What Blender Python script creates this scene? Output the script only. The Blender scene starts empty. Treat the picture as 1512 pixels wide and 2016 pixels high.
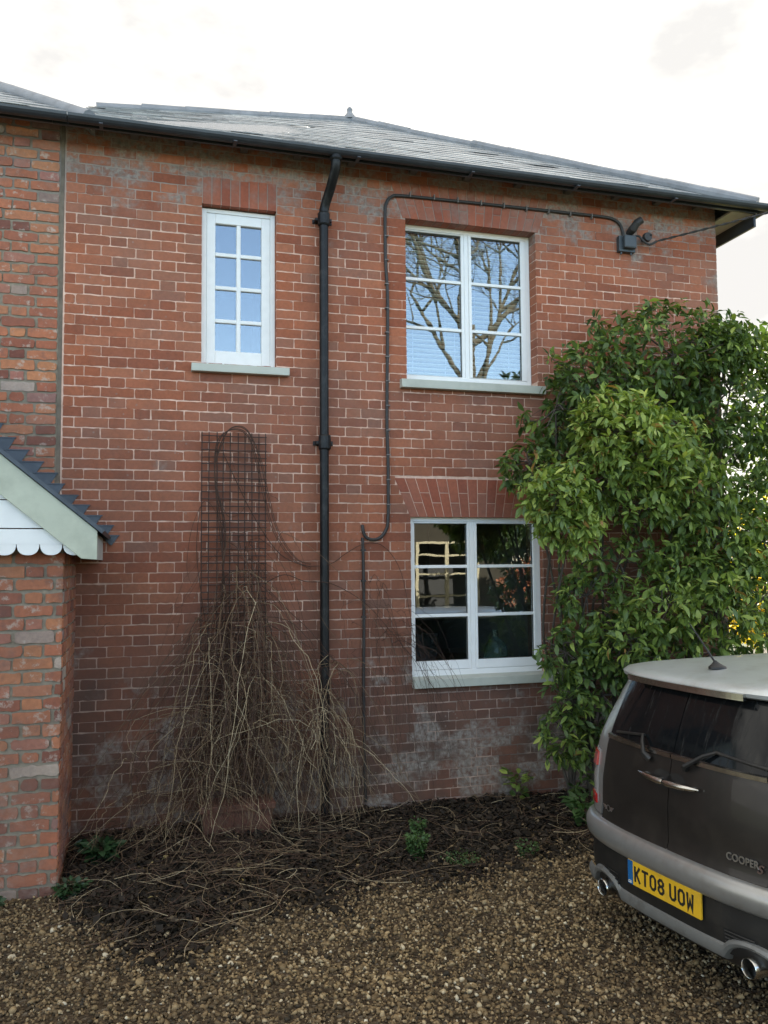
import bpy, math, random
import numpy as np
from mathutils import Vector, Matrix
R_ = math.radians
scene = bpy.context.scene
COL = scene.collection
random.seed(7)

# ------------------------------------------------------------------ camera
cam_d = bpy.data.cameras.new("camera"); cam = bpy.data.objects.new("camera", cam_d); COL.objects.link(cam)
scene.camera = cam
def cam_axes(yaw, p, r):
    cy, sy, cp, sp = math.cos(yaw), math.sin(yaw), math.cos(p), math.sin(p)
    f = Vector((-sy*cp, cy*cp, sp)); rt = Vector((cy, sy, 0)); up = rt.cross(f)
    return rt*math.cos(r)+up*math.sin(r), up*math.cos(r)-rt*math.sin(r), f
rt_, up_, f_ = cam_axes(R_(-16.166), R_(3.565), R_(-.493))
M = Matrix.Identity(4)
for i in range(3):
    M[i][0] = rt_[i]; M[i][1] = up_[i]; M[i][2] = -f_[i]
M[0][3], M[1][3], M[2][3] = 0.0, -6.1217, 1.85
cam.matrix_world = M
cam_d.sensor_fit = 'VERTICAL'; cam_d.sensor_height = 24.0
cam_d.lens = 24.0*1650/2016
cam_d.clip_start = .05; cam_d.clip_end = 2000

# ------------------------------------------------------------------ world, sun, exposure
SUN_EL, SUN_AZ = 30.0, 12.0        # azimuth measured from +y (behind the house) towards +x
w = bpy.data.worlds.new("World"); scene.world = w; w.use_nodes = True
nt = w.node_tree; nt.nodes.clear()
def N(nt, typ, **k):
    n = nt.nodes.new(typ)
    for a, b in k.items(): setattr(n, a, b)
    return n
sky = N(nt, 'ShaderNodeTexSky', sky_type='NISHITA', sun_disc=False, sun_elevation=R_(SUN_EL), sun_rotation=R_(SUN_AZ))
sky.air_density = 1.0; sky.dust_density = .6; sky.ozone_density = .9
tc = N(nt, 'ShaderNodeTexCoord')
mp = N(nt, 'ShaderNodeMapping'); mp.inputs['Scale'].default_value = (1.2, 1.2, 2.6)
nz = N(nt, 'ShaderNodeTexNoise'); nz.inputs['Scale'].default_value = 2.2; nz.inputs['Detail'].default_value = 7; nz.inputs['Roughness'].default_value = .58
nt.links.new(tc.outputs['Generated'], mp.inputs[0]); nt.links.new(mp.outputs[0], nz.inputs[0])
sep = N(nt, 'ShaderNodeSeparateXYZ'); nt.links.new(tc.outputs['Generated'], sep.inputs[0])
# cloud bank covers the sky behind the house, it breaks up towards the other side
mr = N(nt, 'ShaderNodeMapRange'); mr.inputs[1].default_value = -.55; mr.inputs[2].default_value = .35; mr.inputs[3].default_value = -.42; mr.inputs[4].default_value = .55
nt.links.new(sep.outputs['Y'], mr.inputs[0])
mz = N(nt, 'ShaderNodeMapRange'); mz.inputs[1].default_value = .40; mz.inputs[2].default_value = .56; mz.inputs[3].default_value = 0; mz.inputs[4].default_value = .75
nt.links.new(sep.outputs['Z'], mz.inputs[0])
ad0 = N(nt, 'ShaderNodeMath', operation='ADD'); nt.links.new(mz.outputs[0], ad0.inputs[0]); nt.links.new(mr.outputs[0], ad0.inputs[1])
ad = N(nt, 'ShaderNodeMath', operation='ADD'); nt.links.new(nz.outputs[0], ad.inputs[0]); nt.links.new(ad0.outputs[0], ad.inputs[1])
cr = N(nt, 'ShaderNodeMapRange'); cr.inputs[1].default_value = .42; cr.inputs[2].default_value = .72; cr.interpolation_type = 'SMOOTHSTEP'
nt.links.new(ad.outputs[0], cr.inputs[0])
nz2 = N(nt, 'ShaderNodeTexNoise'); nz2.inputs['Scale'].default_value = 3.1; nz2.inputs['Detail'].default_value = 6
mp2 = N(nt, 'ShaderNodeMapping'); mp2.inputs['Location'].default_value = (.55, .2, .35); mp2.inputs['Scale'].default_value = (1.2, 1.2, 2.4); nt.links.new(tc.outputs['Generated'], mp2.inputs[0]); nt.links.new(mp2.outputs[0], nz2.inputs[0])
cc = N(nt, 'ShaderNodeValToRGB'); cc.color_ramp.elements[0].position = .40; cc.color_ramp.elements[1].position = .62
CLOUD = 3.0
cc.color_ramp.elements[0].color = (.50, .49, .475, 1); cc.color_ramp.elements[1].color = (1, .955, .865, 1)
nt.links.new(nz2.outputs[0], cc.inputs[0])
cm = N(nt, 'ShaderNodeVectorMath', operation='SCALE'); cm.inputs['Scale'].default_value = CLOUD; nt.links.new(cc.outputs[0], cm.inputs[0])
mx = N(nt, 'ShaderNodeMix', data_type='RGBA'); nt.links.new(cr.outputs[0], mx.inputs[0]); nt.links.new(sky.outputs[0], mx.inputs[6]); nt.links.new(cm.outputs[0], mx.inputs[7])
bg = N(nt, 'ShaderNodeBackground'); bg.inputs[1].default_value = .12; nt.links.new(mx.outputs[2], bg.inputs[0])
wo = N(nt, 'ShaderNodeOutputWorld'); nt.links.new(bg.outputs[0], wo.inputs[0])
sl = bpy.data.lights.new("sun", 'SUN'); sl.energy = 3.2; sl.angle = R_(.6); sl.color = (1, .93, .82)
so = bpy.data.objects.new("sun", sl); COL.objects.link(so)
sd = Vector((math.sin(R_(SUN_AZ))*math.cos(R_(SUN_EL)), math.cos(R_(SUN_AZ))*math.cos(R_(SUN_EL)), math.sin(R_(SUN_EL))))
so.rotation_euler = sd.to_track_quat('Z', 'Y').to_euler(); so.location = (8, 30, 25)
scene.view_settings.view_transform = 'Standard'; scene.view_settings.look = 'None'; scene.view_settings.exposure = 2.4; scene.view_settings.gamma = 1
scene.render.engine = 'CYCLES'
scene.cycles.max_bounces = 8; scene.cycles.transparent_max_bounces = 12

# ------------------------------------------------------------------ helpers
class MB:
    """collects verts/faces with a material slot and a per-face random tone"""
    def __init__(s): s.v = []; s.f = []; s.m = []; s.t = []
    def add(s, vs, fs, m=0, t=0.0):
        o = len(s.v); s.v.extend([tuple(p) for p in vs])
        for f in fs: s.f.append(tuple(i+o for i in f)); s.m.append(m); s.t.append(t)
    def box(s, a, b, m=0, t=0.0, T=None):
        (x0, y0, z0), (x1, y1, z1) = a, b
        if x0 > x1: x0, x1 = x1, x0
        if y0 > y1: y0, y1 = y1, y0
        if z0 > z1: z0, z1 = z1, z0
        vs = [(x0,y0,z0),(x1,y0,z0),(x1,y1,z0),(x0,y1,z0),(x0,y0,z1),(x1,y0,z1),(x1,y1,z1),(x0,y1,z1)]
        if T: vs = [T(*p) for p in vs]
        s.add(vs, [(0,3,2,1),(4,5,6,7),(0,1,5,4),(1,2,6,5),(2,3,7,6),(3,0,4,7)], m, t)
    def prism(s, poly, y0, y1, m=0, t=0.0):     # polygon in xz, extruded in y
        n = len(poly)
        vs = [(x, y0, z) for x, z in poly]+[(x, y1, z) for x, z in poly]
        fs = [tuple(range(n)), tuple(range(2*n-1, n-1, -1))]+[(i, i+n, (i+1) % n+n, (i+1) % n) for i in range(n)]
        s.add(vs, fs, m, t)
    def tube(s, pts, r, n=8, m=0, t=0.0, cap=True):
        pts = [Vector(p) for p in pts]
        rs = r if isinstance(r, (list, tuple)) else [r]*len(pts)
        vs = []; prev = None
        for i, p in enumerate(pts):
            d = (pts[min(i+1, len(pts)-1)]-pts[max(i-1, 0)])
            d = d.normalized() if d.length > 1e-9 else Vector((0, 0, 1))
            if prev is None:
                a = d.cross(Vector((0, 0, 1)));
                if a.length < 1e-3: a = d.cross(Vector((1, 0, 0)))
                a.normalize()
            else:
                a = prev-d*prev.dot(d); a.normalize()
            prev = a; b = d.cross(a)
            for k in range(n):
                th = 2*math.pi*k/n
                vs.append(p+(a*math.cos(th)+b*math.sin(th))*rs[i])
        fs = []
        for i in range(len(pts)-1):
            for k in range(n):
                k2 = (k+1) % n
                fs.append((i*n+k, i*n+k2, (i+1)*n+k2, (i+1)*n+k))
        if cap:
            fs.append(tuple(range(n-1, -1, -1))); fs.append(tuple((len(pts)-1)*n+k for k in range(n)))
        s.add(vs, fs, m, t)
    def grid(s, P, m=0, t=0.0, close=False):    # P[i][j] points
        ni, nj = len(P), len(P[0]); vs = [p for row in P for p in row]; fs = []
        for i in range(ni-1):
            for j in range(nj-1 if not close else nj):
                j2 = (j+1) % nj
                fs.append((i*nj+j, i*nj+j2, (i+1)*nj+j2, (i+1)*nj+j))
        s.add(vs, fs, m, t)
    def build(s, name, mats, parent=None, smooth=False, bevel=0.0, loc=None, solid=0.0, sub=0):
        if not isinstance(mats, (list, tuple)): mats = [mats]
        me = bpy.data.meshes.new(name); me.from_pydata(s.v, [], s.f)
        for mt in mats: me.materials.append(mt)
        me.polygons.foreach_set('material_index', s.m)
        at = me.attributes.new('tone', 'FLOAT', 'FACE'); at.data.foreach_set('value', s.t)
        if smooth: me.polygons.foreach_set('use_smooth', [True]*len(s.f))
        me.update()
        o = bpy.data.objects.new(name, me); COL.objects.link(o)
        if smooth: me.set_sharp_from_angle(angle=R_(38))
        if parent: o.parent = parent; o.matrix_parent_inverse = parent.matrix_world.inverted()
        if loc: o.location = loc
        if solid:
            md = o.modifiers.new('solid', 'SOLIDIFY'); md.thickness = solid; md.offset = -1
        if sub:
            md = o.modifiers.new('sub', 'SUBSURF'); md.levels = sub; md.render_levels = sub
        if bevel:
            md = o.modifiers.new('bevel', 'BEVEL'); md.width = bevel; md.segments = 2; md.limit_method = 'ANGLE'; md.angle_limit = R_(40)
            md.harden_normals = False
        return o
def np_mesh(name, V, F, mats, parent=None, tone=None, smooth=False):
    """fast mesh: V (n,3), F (m,k) with equal sized faces"""
    me = bpy.data.meshes.new(name)
    V = np.ascontiguousarray(V, dtype=np.float32); F = np.ascontiguousarray(F, dtype=np.int32)
    k = F.shape[1]; me.vertices.add(len(V)); me.vertices.foreach_set('co', V.ravel())
    me.loops.add(F.size); me.loops.foreach_set('vertex_index', F.ravel())
    me.polygons.add(len(F)); me.polygons.foreach_set('loop_start', np.arange(0, F.size, k, dtype=np.int32))
    try: me.polygons.foreach_set('loop_total', np.full(len(F), k, dtype=np.int32))
    except Exception: pass
    if smooth: me.polygons.foreach_set('use_smooth', np.ones(len(F), dtype=bool))
    for mt in (mats if isinstance(mats, (list, tuple)) else [mats]): me.materials.append(mt)
    if tone is not None:
        at = me.attributes.new('tone', 'FLOAT', 'FACE'); at.data.foreach_set('value', np.asarray(tone, dtype=np.float32))
    me.update(calc_edges=True); me.validate()
    o = bpy.data.objects.new(name, me); COL.objects.link(o)
    if parent: o.parent = parent; o.matrix_parent_inverse = parent.matrix_world.inverted()
    return o
def thing(name, label, cat, loc=(0, 0, 0), rz=0, group=None):
    o = bpy.data.objects.new(name, None); COL.objects.link(o); o.location = loc; o.rotation_euler = (0, 0, rz)
    o.empty_display_size = .2
    tag(o, label, cat, group)
    bpy.context.view_layer.update()
    return o
def tag(o, label, cat, group=None, kind=None):
    o['label'] = label; o['category'] = cat
    if group: o['group'] = group
    if kind: o['kind'] = kind
    return o

# ------------------------------------------------------------------ materials
class MT:
    def __init__(s, name):
        s.m = bpy.data.materials.new(name); s.m.use_nodes = True; s.nt = s.m.node_tree
        s.b = s.nt.nodes['Principled BSDF']; s.out = s.nt.nodes['Material Output']
        s.pos = None
    def n(s, t, **k): return N(s.nt, t, **k)
    def l(s, a, b): s.nt.links.new(a, b)
    def P(s):
        if s.pos is None: s.pos = s.n('ShaderNodeNewGeometry').outputs['Position']
        return s.pos
    def noise(s, scale, detail=4, rough=.55, stretch=None):
        t = s.n('ShaderNodeTexNoise'); t.inputs['Scale'].default_value = scale; t.inputs['Detail'].default_value = detail; t.inputs['Roughness'].default_value = rough
        src = s.P()
        if stretch:
            m = s.n('ShaderNodeMapping'); m.inputs['Scale'].default_value = stretch; s.l(src, m.inputs[0]); src = m.outputs[0]
        s.l(src, t.inputs[0]); return t.outputs[0]
    def ramp(s, fac, stops, interp='LINEAR'):
        r = s.n('ShaderNodeValToRGB'); e = r.color_ramp.elements; r.color_ramp.interpolation = interp
        while len(e) < len(stops): e.new(.5)
        for i, (p, c) in enumerate(stops): e[i].position = p; e[i].color = (*c, 1) if len(c) == 3 else c
        s.l(fac, r.inputs[0]); return r.outputs[0]
    def mix(s, fac, a, b, mode='MIX'):
        m = s.n('ShaderNodeMix', data_type='RGBA', blend_type=mode)
        for i, x in ((0, fac), (6, a), (7, b)):
            if isinstance(x, (int, float)): m.inputs[i].default_value = x
            elif isinstance(x, tuple): m.inputs[i].default_value = (*x, 1)
            else: s.l(x, m.inputs[i])
        return m.outputs[2]
    def math(s, op, a, b=0.0, c=None, clamp=False):
        m = s.n('ShaderNodeMath', operation=op); m.use_clamp = clamp
        for i, x in enumerate((a, b) if c is None else (a, b, c)):
            if isinstance(x, (int, float)): m.inputs[i].default_value = x
            else: s.l(x, m.inputs[i])
        return m.outputs[0]
    def rng(s, x, a, b, c=0., d=1.):
        m = s.n('ShaderNodeMapRange'); s.l(x, m.inputs[0])
        for i, v in enumerate((a, b, c, d)): m.inputs[i+1].default_value = v
        return m.outputs[0]
    def attr(s, name='tone'):
        a = s.n('ShaderNodeAttribute', attribute_name=name); return a.outputs['Fac']
    def z(s):
        q = s.n('ShaderNodeSeparateXYZ'); s.l(s.P(), q.inputs[0]); return q.outputs
    def bump(s, h, strength=.3, dist=.01):
        b = s.n('ShaderNodeBump'); b.inputs['Strength'].default_value = strength; b.inputs['Distance'].default_value = dist
        s.l(h, b.inputs['Height']); s.l(b.outputs[0], s.b.inputs['Normal'])
    def col(s, c):
        if isinstance(c, tuple): s.b.inputs['Base Color'].default_value = (*c, 1)
        else: s.l(c, s.b.inputs['Base Color'])
    def set(s, **k):
        for a, v in k.items():
            nm = {'rough': 'Roughness', 'metal': 'Metallic', 'spec': 'Specular IOR Level', 'coat': 'Coat Weight', 'coatr': 'Coat Roughness', 'sub': 'Subsurface Weight', 'trans': 'Transmission Weight'}[a]
            if isinstance(v, (int, float)): s.b.inputs[nm].default_value = v
            else: s.l(v, s.b.inputs[nm])
def plain(name, c, rough=.6, metal=0., var=.12, vs=9., bump=0., spec=.5, coat=0., dirt=None):
    t = MT(name)
    n = t.noise(vs, 5)
    c0 = tuple(x*(1-var) for x in c); c1 = tuple(min(1, x*(1+var)) for x in c)
    cc = t.ramp(n, [(.3, c0), (.7, c1)])
    if dirt:
        n2 = t.noise(dirt[1], 6, .65); cc = t.mix(t.rng(n2, .5, .72, 0, dirt[2]), cc, dirt[0])
    t.col(cc); t.set(rough=rough, metal=metal, spec=spec, coat=coat)
    if bump: t.bump(t.noise(vs*8, 4), bump, .004)
    return t.m

def brick_mat(name, stops, lime=.5, dark=.0):
    t = MT(name)
    tone = t.attr(); c = t.ramp(tone, stops)
    n1 = t.noise(38, 5, .6); c = t.mix(.55, c, t.ramp(n1, [(.25, (.62, .62, .62)), (.7, (1.25, 1.2, 1.15))]), 'MULTIPLY')
    n2 = t.noise(5.0, 4); c = t.mix(.5, c, t.ramp(n2, [(.3, (.72, .76, .78)), (.7, (1.15, 1.1, 1.05))]), 'MULTIPLY')
    c = t.mix(t.rng(t.noise(.85, 5, .6), .42, .66, 0, .5), c, t.ramp(t.noise(9, 4), [(.3, (.17, .095, .07)), (.7, (.25, .15, .12))]))
    x, y, z = t.z()[0:3]
    # lime bloom: strong near the ground, scattered patches higher up, a band of old render under the eaves
    low = t.rng(z, .3, 1.5, 1., 0.); top = t.rng(z, 4.2, 4.75, 0., 1.); edge = t.rng(x, 4.55, 4.84, 0., .7)
    m = t.math('MAXIMUM', t.math('MAXIMUM', low, top), edge)
    xl = t.rng(x, 1.2, 2.0, .72, 1.); lowm = t.math('MULTIPLY', m, t.math('MAXIMUM', xl, t.rng(z, 3, 4, 0, 1)))
    pn = t.noise(3.4, 6, .62); thr = t.math('SUBTRACT', .69, t.math('MULTIPLY', lowm, .30))
    tb = t.math('FRACT', t.math('MULTIPLY', tone, 37.7)); thr = t.math('ADD', thr, t.math('MULTIPLY', t.math('SUBTRACT', tb, .5), .16))
    p = t.math('MULTIPLY', t.math('SUBTRACT', pn, thr), 8., clamp=True)
    pn2 = t.noise(26, 5, .6); p = t.math('MULTIPLY', p, t.rng(pn2, .36, .56, .15, 1.))
    spn = t.n('ShaderNodeTexVoronoi'); spn.inputs['Scale'].default_value = 17; t.l(t.P(), spn.inputs[0])
    sp = t.math('LESS_THAN', spn.outputs['Distance'], .13)
    sp = t.math('MULTIPLY', sp, t.math('GREATER_THAN', t.noise(1.3, 2), .53))
    p = t.math('MAXIMUM', p, t.math('MULTIPLY', sp, .45))
    if name.startswith('orange'):
        c = t.mix(t.rng(t.noise(13, 6, .7), .56, .64, 0, .65), c, (.50, .43, .36))
        c = t.mix(t.rng(t.noise(8, 5, .7), .57, .70, 0, .6), c, (.16, .09, .075))
    g = t.math('MULTIPLY', t.rng(z, .5, 3.3, .95, 0.), t.rng(t.noise(2.1, 5), .35, .65, .62, 1.))  # towards the ground: grime, plus the lower wall's shade put into the colour
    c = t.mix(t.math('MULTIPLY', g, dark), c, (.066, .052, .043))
    c = t.mix(t.math('MULTIPLY', p, lime), c, t.ramp(t.noise(30, 4), [(.3, (.17, .145, .125)), (.7, (.34, .30, .26))]))
    t.col(c); t.set(rough=.88, spec=.25)
    t.bump(t.noise(160, 5, .7), .5, .003)
    return t.m
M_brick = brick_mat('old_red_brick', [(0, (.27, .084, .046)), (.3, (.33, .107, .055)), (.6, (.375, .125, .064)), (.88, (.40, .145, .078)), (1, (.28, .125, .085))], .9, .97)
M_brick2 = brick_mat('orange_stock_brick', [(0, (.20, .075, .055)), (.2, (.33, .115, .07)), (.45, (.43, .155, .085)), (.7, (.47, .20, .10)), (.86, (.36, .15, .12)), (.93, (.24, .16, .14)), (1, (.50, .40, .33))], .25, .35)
def mortar_mat(name, a, b, z0=.95):
    t = MT(name); z = t.z()[2]
    c = t.ramp(t.noise(22, 5), [(.3, a), (.7, b)])
    c = t.mix(t.rng(t.noise(4.5, 6, .65), .46, .68, 0, .5), c, (a[0]*.5, a[1]*.45, a[2]*.42))
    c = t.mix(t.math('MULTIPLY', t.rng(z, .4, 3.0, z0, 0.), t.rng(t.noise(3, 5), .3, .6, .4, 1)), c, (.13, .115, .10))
    c = t.mix(t.rng(z, 4.2, 4.6, 0, .8), c, (.23, .20, .175))
    t.col(c); t.set(rough=.95, spec=.1); t.bump(t.noise(220, 4), .6, .003); return t.m
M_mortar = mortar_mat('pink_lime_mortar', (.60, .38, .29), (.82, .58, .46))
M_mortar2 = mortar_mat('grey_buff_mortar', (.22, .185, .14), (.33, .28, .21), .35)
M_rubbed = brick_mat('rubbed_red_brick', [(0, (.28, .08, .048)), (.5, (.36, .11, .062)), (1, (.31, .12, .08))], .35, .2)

M_white = plain('white_gloss_paint', (.80, .79, .765), .35, var=.03)
M_wood_white = plain('white_wood_paint', (.80, .79, .765), .5, var=.04, vs=14, bump=.08)
M_sage = plain('sage_green_paint', (.45, .455, .39), .5, var=.05, vs=6, bump=.05, dirt=((.26, .27, .23), 4, .5))
M_board = plain('bargeboard_paint', (.49, .51, .40), .55, var=.07, vs=4, bump=.06, dirt=((.30, .31, .24), 3.2, .55))
M_black_pipe = plain('black_pipe_paint', (.006, .006, .0065), .45, spec=.3, var=.2, dirt=((.05, .048, .045), 14, .6))
M_gutter = plain('black_gutter_paint', (.03, .034, .04), .4, var=.2)
M_cable = plain('black_cable_rubber', (.03, .026, .024), .6, var=.3, vs=40)
M_box = plain('black_plastic_box', (.045, .055, .062), .5, var=.1)
M_lead = plain('lead_sheet', (.055, .065, .08), .42, var=.25, vs=8, metal=.15, bump=.1)
M_leadlight = plain('grey_lead_roll', (.20, .21, .23), .5, var=.2, vs=8, bump=.2)
M_rust = plain('rusty_steel_mesh', (.045, .026, .020), .8, var=.35, vs=60)
M_terra = plain('terracotta', (.12, .048, .03), .8, var=.2, vs=20, bump=.2, dirt=((.12, .09, .07), 9, .6))
M_soffit = plain('soffit_board_paint', (.40, .37, .33), .7, var=.1)
M_rafter = plain('weathered_rafter', (.12, .10, .09), .8)
M_soffdark = plain('dark_soffit_paint', (.06, .055, .055), .7, var=.15)
def slate_mat():
    t = MT('welsh_slate'); c = t.ramp(t.attr(), [(0, (.20, .205, .215)), (.5, (.28, .285, .295)), (.85, (.36, .365, .37)), (1, (.46, .46, .45))])
    c = t.mix(.6, c, t.ramp(t.noise(18, 5), [(.3, (.6, .6, .62)), (.7, (1.3, 1.3, 1.25))]), 'MULTIPLY')
    t.col(c); t.set(rough=t.rng(t.noise(25, 4), .3, .7, .2, .42), spec=.8); t.bump(t.noise(60, 5), .35, .006); return t.m
M_slate = slate_mat()
def glass_mat(name, refl=.22, tint=(.82, .86, .86), fres=1.):
    t = MT(name); t.nt.nodes.remove(t.b)
    tr = t.n('ShaderNodeBsdfTransparent'); tr.inputs[0].default_value = (*tint, 1)
    gl = t.n('ShaderNodeBsdfGlossy'); gl.inputs['Roughness'].default_value = .0; gl.inputs[0].default_value = (1, 1, 1, 1)
    fr = t.n('ShaderNodeFresnel'); fr.inputs[0].default_value = 1.5
    f = t.math('ADD', t.math('MULTIPLY', fr.outputs[0], 1.6*fres), refl, clamp=True)
    bp = t.n('ShaderNodeBump'); bp.inputs['Strength'].default_value = .012; bp.inputs['Distance'].default_value = .02
    t.l(t.noise(4, 2), bp.inputs['Height']); t.l(bp.outputs[0], gl.inputs['Normal'])
    mx = t.n('ShaderNodeMixShader'); t.l(f, mx.inputs[0]); t.l(tr.outputs[0], mx.inputs[1]); t.l(gl.outputs[0], mx.inputs[2]); t.l(mx.outputs[0], t.out.inputs[0])
    return t.m
M_glass = glass_mat('window_glass', .06)
M_glass_up = glass_mat('upper_window_glass', .075)

# ------------------------------------------------------------------ bricks
def lay(mb, X0, X1, nrow, course, joint, S, Hd, holes, T=None, seed=1, jit=.0012, proud=.0025, phase0=0., z0=0., npt=3, pm=0, randtone=None):
    rnd = random.Random(seed); period = S+Hd
    for r in range(nrow):
        za = z0+r*course; zb = za+course-joint; zm = (za+zb)/2
        cuts = sorted([(h[0], h[1]) for h in holes if h[2] < zm < h[3]])
        spans = []; x = X0
        for a, b in cuts:
            if a > x: spans.append((x, min(a, X1)))
            x = max(x, b)
        if x < X1: spans.append((x, X1))
        ph = phase0+(period/2 if r % 2 else 0)
        for (a, b) in spans:
            k = math.floor((a-ph)/period)-1
            bricks = []
            while ph+k*period < b:
                s0 = ph+k*period; bricks.append((s0, s0+S)); bricks.append((s0+S, s0+S+Hd)); k += 1
            out = []
            for (p, q) in bricks:
                p += rnd.gauss(0, .004); q2 = q
                p2 = max(p, a); q2 = min(q, b)
                if q2-p2 < .03: continue
                out.append([p2, q2])
            for i in range(len(out)-1): out[i][1] = out[i+1][0]
            if out: out[0][0] = a; out[-1][1] = b
            for i, (p, q) in enumerate(out):
                j = joint*rnd.uniform(.6, 1.3); e = 0 if i == len(out)-1 else j
                px, qx = p, q-e
                n = max(2, int((qx-px)/.035))
                zz0 = za+rnd.gauss(0, .0012); zz1 = zb+rnd.gauss(0, .0012)
                pts = []
                J = lambda s=1: rnd.gauss(0, jit)*s
                c = .003+abs(J(1.5))
                for q_ in range(n+1): 
                    xx = px+c+(qx-px-2*c)*q_/n; pts.append((xx, zz0+J()))
                pts.append((qx+J(.6), zz0+c)); pts.append((qx+J(.6), (zz0+zz1)/2)); pts.append((qx+J(.6), zz1-c))
                for q_ in range(n+1):
                    xx = qx-c-(qx-px-2*c)*q_/n; pts.append((xx, zz1+J()))
                pts.append((px+J(.6), zz1-c)); pts.append((px+J(.6), (zz0+zz1)/2)); pts.append((px+J(.6), zz0+c))
                pr = proud*rnd.uniform(.5, 1.4); m = len(pts)
                vs = [(u, -pr, v) for u, v in pts]+[(u, .012, v) for u, v in pts]
                if T: vs = [T(*q_) for q_ in vs]
                t = rnd.random() if randtone is None else randtone(rnd)
                mb.add(vs, [tuple(range(m))]+[(i2, i2+m, (i2+1) % m+m, (i2+1) % m) for i2 in range(m)], pm, t)
def wall_cells(mb, X0, X1, Z0, Z1, y0, y1, holes, m=0):
    xs = sorted({X0, X1, *[min(max(h[i], X0), X1) for h in holes for i in (0, 1)]}); zs = sorted({Z0, Z1, *[min(max(h[i], Z0), Z1) for h in holes for i in (2, 3)]})
    for zi in range(len(zs)-1):
        run = None
        for xi in range(len(xs)-1):
            xm, zm = (xs[xi]+xs[xi+1])/2, (zs[zi]+zs[zi+1])/2
            hole = any(h[0] < xm < h[1] and h[2] < zm < h[3] for h in holes)
            if not hole:
                if run is None: run = xs[xi]
                end = xs[xi+1]
            if (hole or xi == len(xs)-2) and run is not None:
                mb.box((run, y0, zs[zi]), (end if not hole else xs[xi], y1, zs[zi+1]), m); run = None
CRS = .0723
JOINX = -.54; XR = 4.84
W1 = (.405, .953, 3.305, 4.505); W2 = (1.968, 3.09, 3.27, 4.565); W3 = (1.985, 3.10, .955, 2.215)
openings = [W1, W2, W3]

house = thing('brick_house', 'two storey old red brick house with slate hipped roof and white windows, filling the picture', 'house', (2.2, 0, 0))
# jack arches (excluded from coursing)
def arch_holes(cx0, cx1, z0, z1, spl):
    hs = []; n = 8
    r0 = int(z0/CRS); r1 = int(z1/CRS)+1
    for r in range(r0, r1+1):
        za = r*CRS; zm = za+CRS/2
        if z0 < zm < z1:
            f = (zm-z0)/(z1-z0); hs.append((cx0-spl*f, cx1+spl*f, za, za+CRS))
    return hs
holes = list(openings)+arch_holes(W2[0]-.03, W2[1]+.03, W2[3], W2[3]+.29, .10)+arch_holes(W3[0]-.0, W3[1]+.0, W3[3], W3[3]+.30, .13)+[(W1[0], W1[1]+.006, W1[3], W1[3]+.207)]
mb = MB()
lay(mb, JOINX+.012, XR, 69, CRS, .0068, .2285, .1135, holes, seed=3, jit=.0014, phase0=.06)
# brick reveals on the right of the openings and the house's right flank
for (a, b, c, d), dep in ((W1, .055), (W2, .115), (W3, .045)):
    T = lambda x, y, z, b=b: (b+y, x, z)
    lay(mb, .004, dep, int((d-c)/CRS), CRS, .0075, dep, dep, [], T=T, seed=5, phase0=0, z0=math.ceil(c/CRS)*CRS)
T = lambda x, y, z: (XR-y, x, z)
lay(mb, 0.002, 5.7, 68, CRS, .0075, .2285, .1135, [], T=T, seed=9, phase0=.1)
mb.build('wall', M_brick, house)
# voussoirs
mb = MB()
def arch(x0, x1, z0, h, spl, n, dep, seed, splits=True):
    rnd = random.Random(seed)
    for i in range(n):
        g = .0035
        a0 = x0+(x1-x0)*i/n+g; a1 = x0+(x1-x0)*(i+1)/n-g
        b0 = x0-spl+(x1-x0+2*spl)*i/n+g; b1 = x0-spl+(x1-x0+2*spl)*(i+1)/n-g
        y = -.0025-rnd.uniform(0, .002)
        if splits:
            f = .37 if i % 2 else .63
            m0 = a0+(b0-a0)*f; m1 = a1+(b1-a1)*f
            mb.prism([(a0, z0), (a1, z0), (m1, z0+h*f-.003), (m0, z0+h*f-.003)], y, dep, 0, rnd.random())
            mb.prism([(m0, z0+h*f+.003), (m1, z0+h*f+.003), (b1, z0+h), (b0, z0+h)], y, dep, 0, rnd.random())
        else:
            mb.prism([(a0, z0), (a1, z0), (b1, z0+h), (b0, z0+h)], y, dep, 0, rnd.random())
arch(W2[0]-.025, W2[1]+.025, W2[3]-.003, .288, .10, 17, .112, 1)
mb.build('window_arch', M_rubbed, house); mb = MB()
arch(W3[0]-.003, W3[1]+.003, W3[3]-.003, .297, .125, 16, .045, 2)
mb.build('window_arch', M_rubbed, house); mb = MB()
arch(W1[0]+.003, W1[1], W1[3]-.003, .206, .0, 8, .055, 3, False)
mb.build('window_arch', M_rubbed, house)
mb = MB()
wall_cells(mb, JOINX, XR-.003, -.25, 5.03, .0, .30, openings)
mb.box((XR-.30, .30, -.25), (XR-.003, 5.7, 4.92)); mb.box((-3.4, 5.4, -.25), (XR-.3, 5.7, 4.92))
mb.build('mortar', M_mortar, house)
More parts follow.
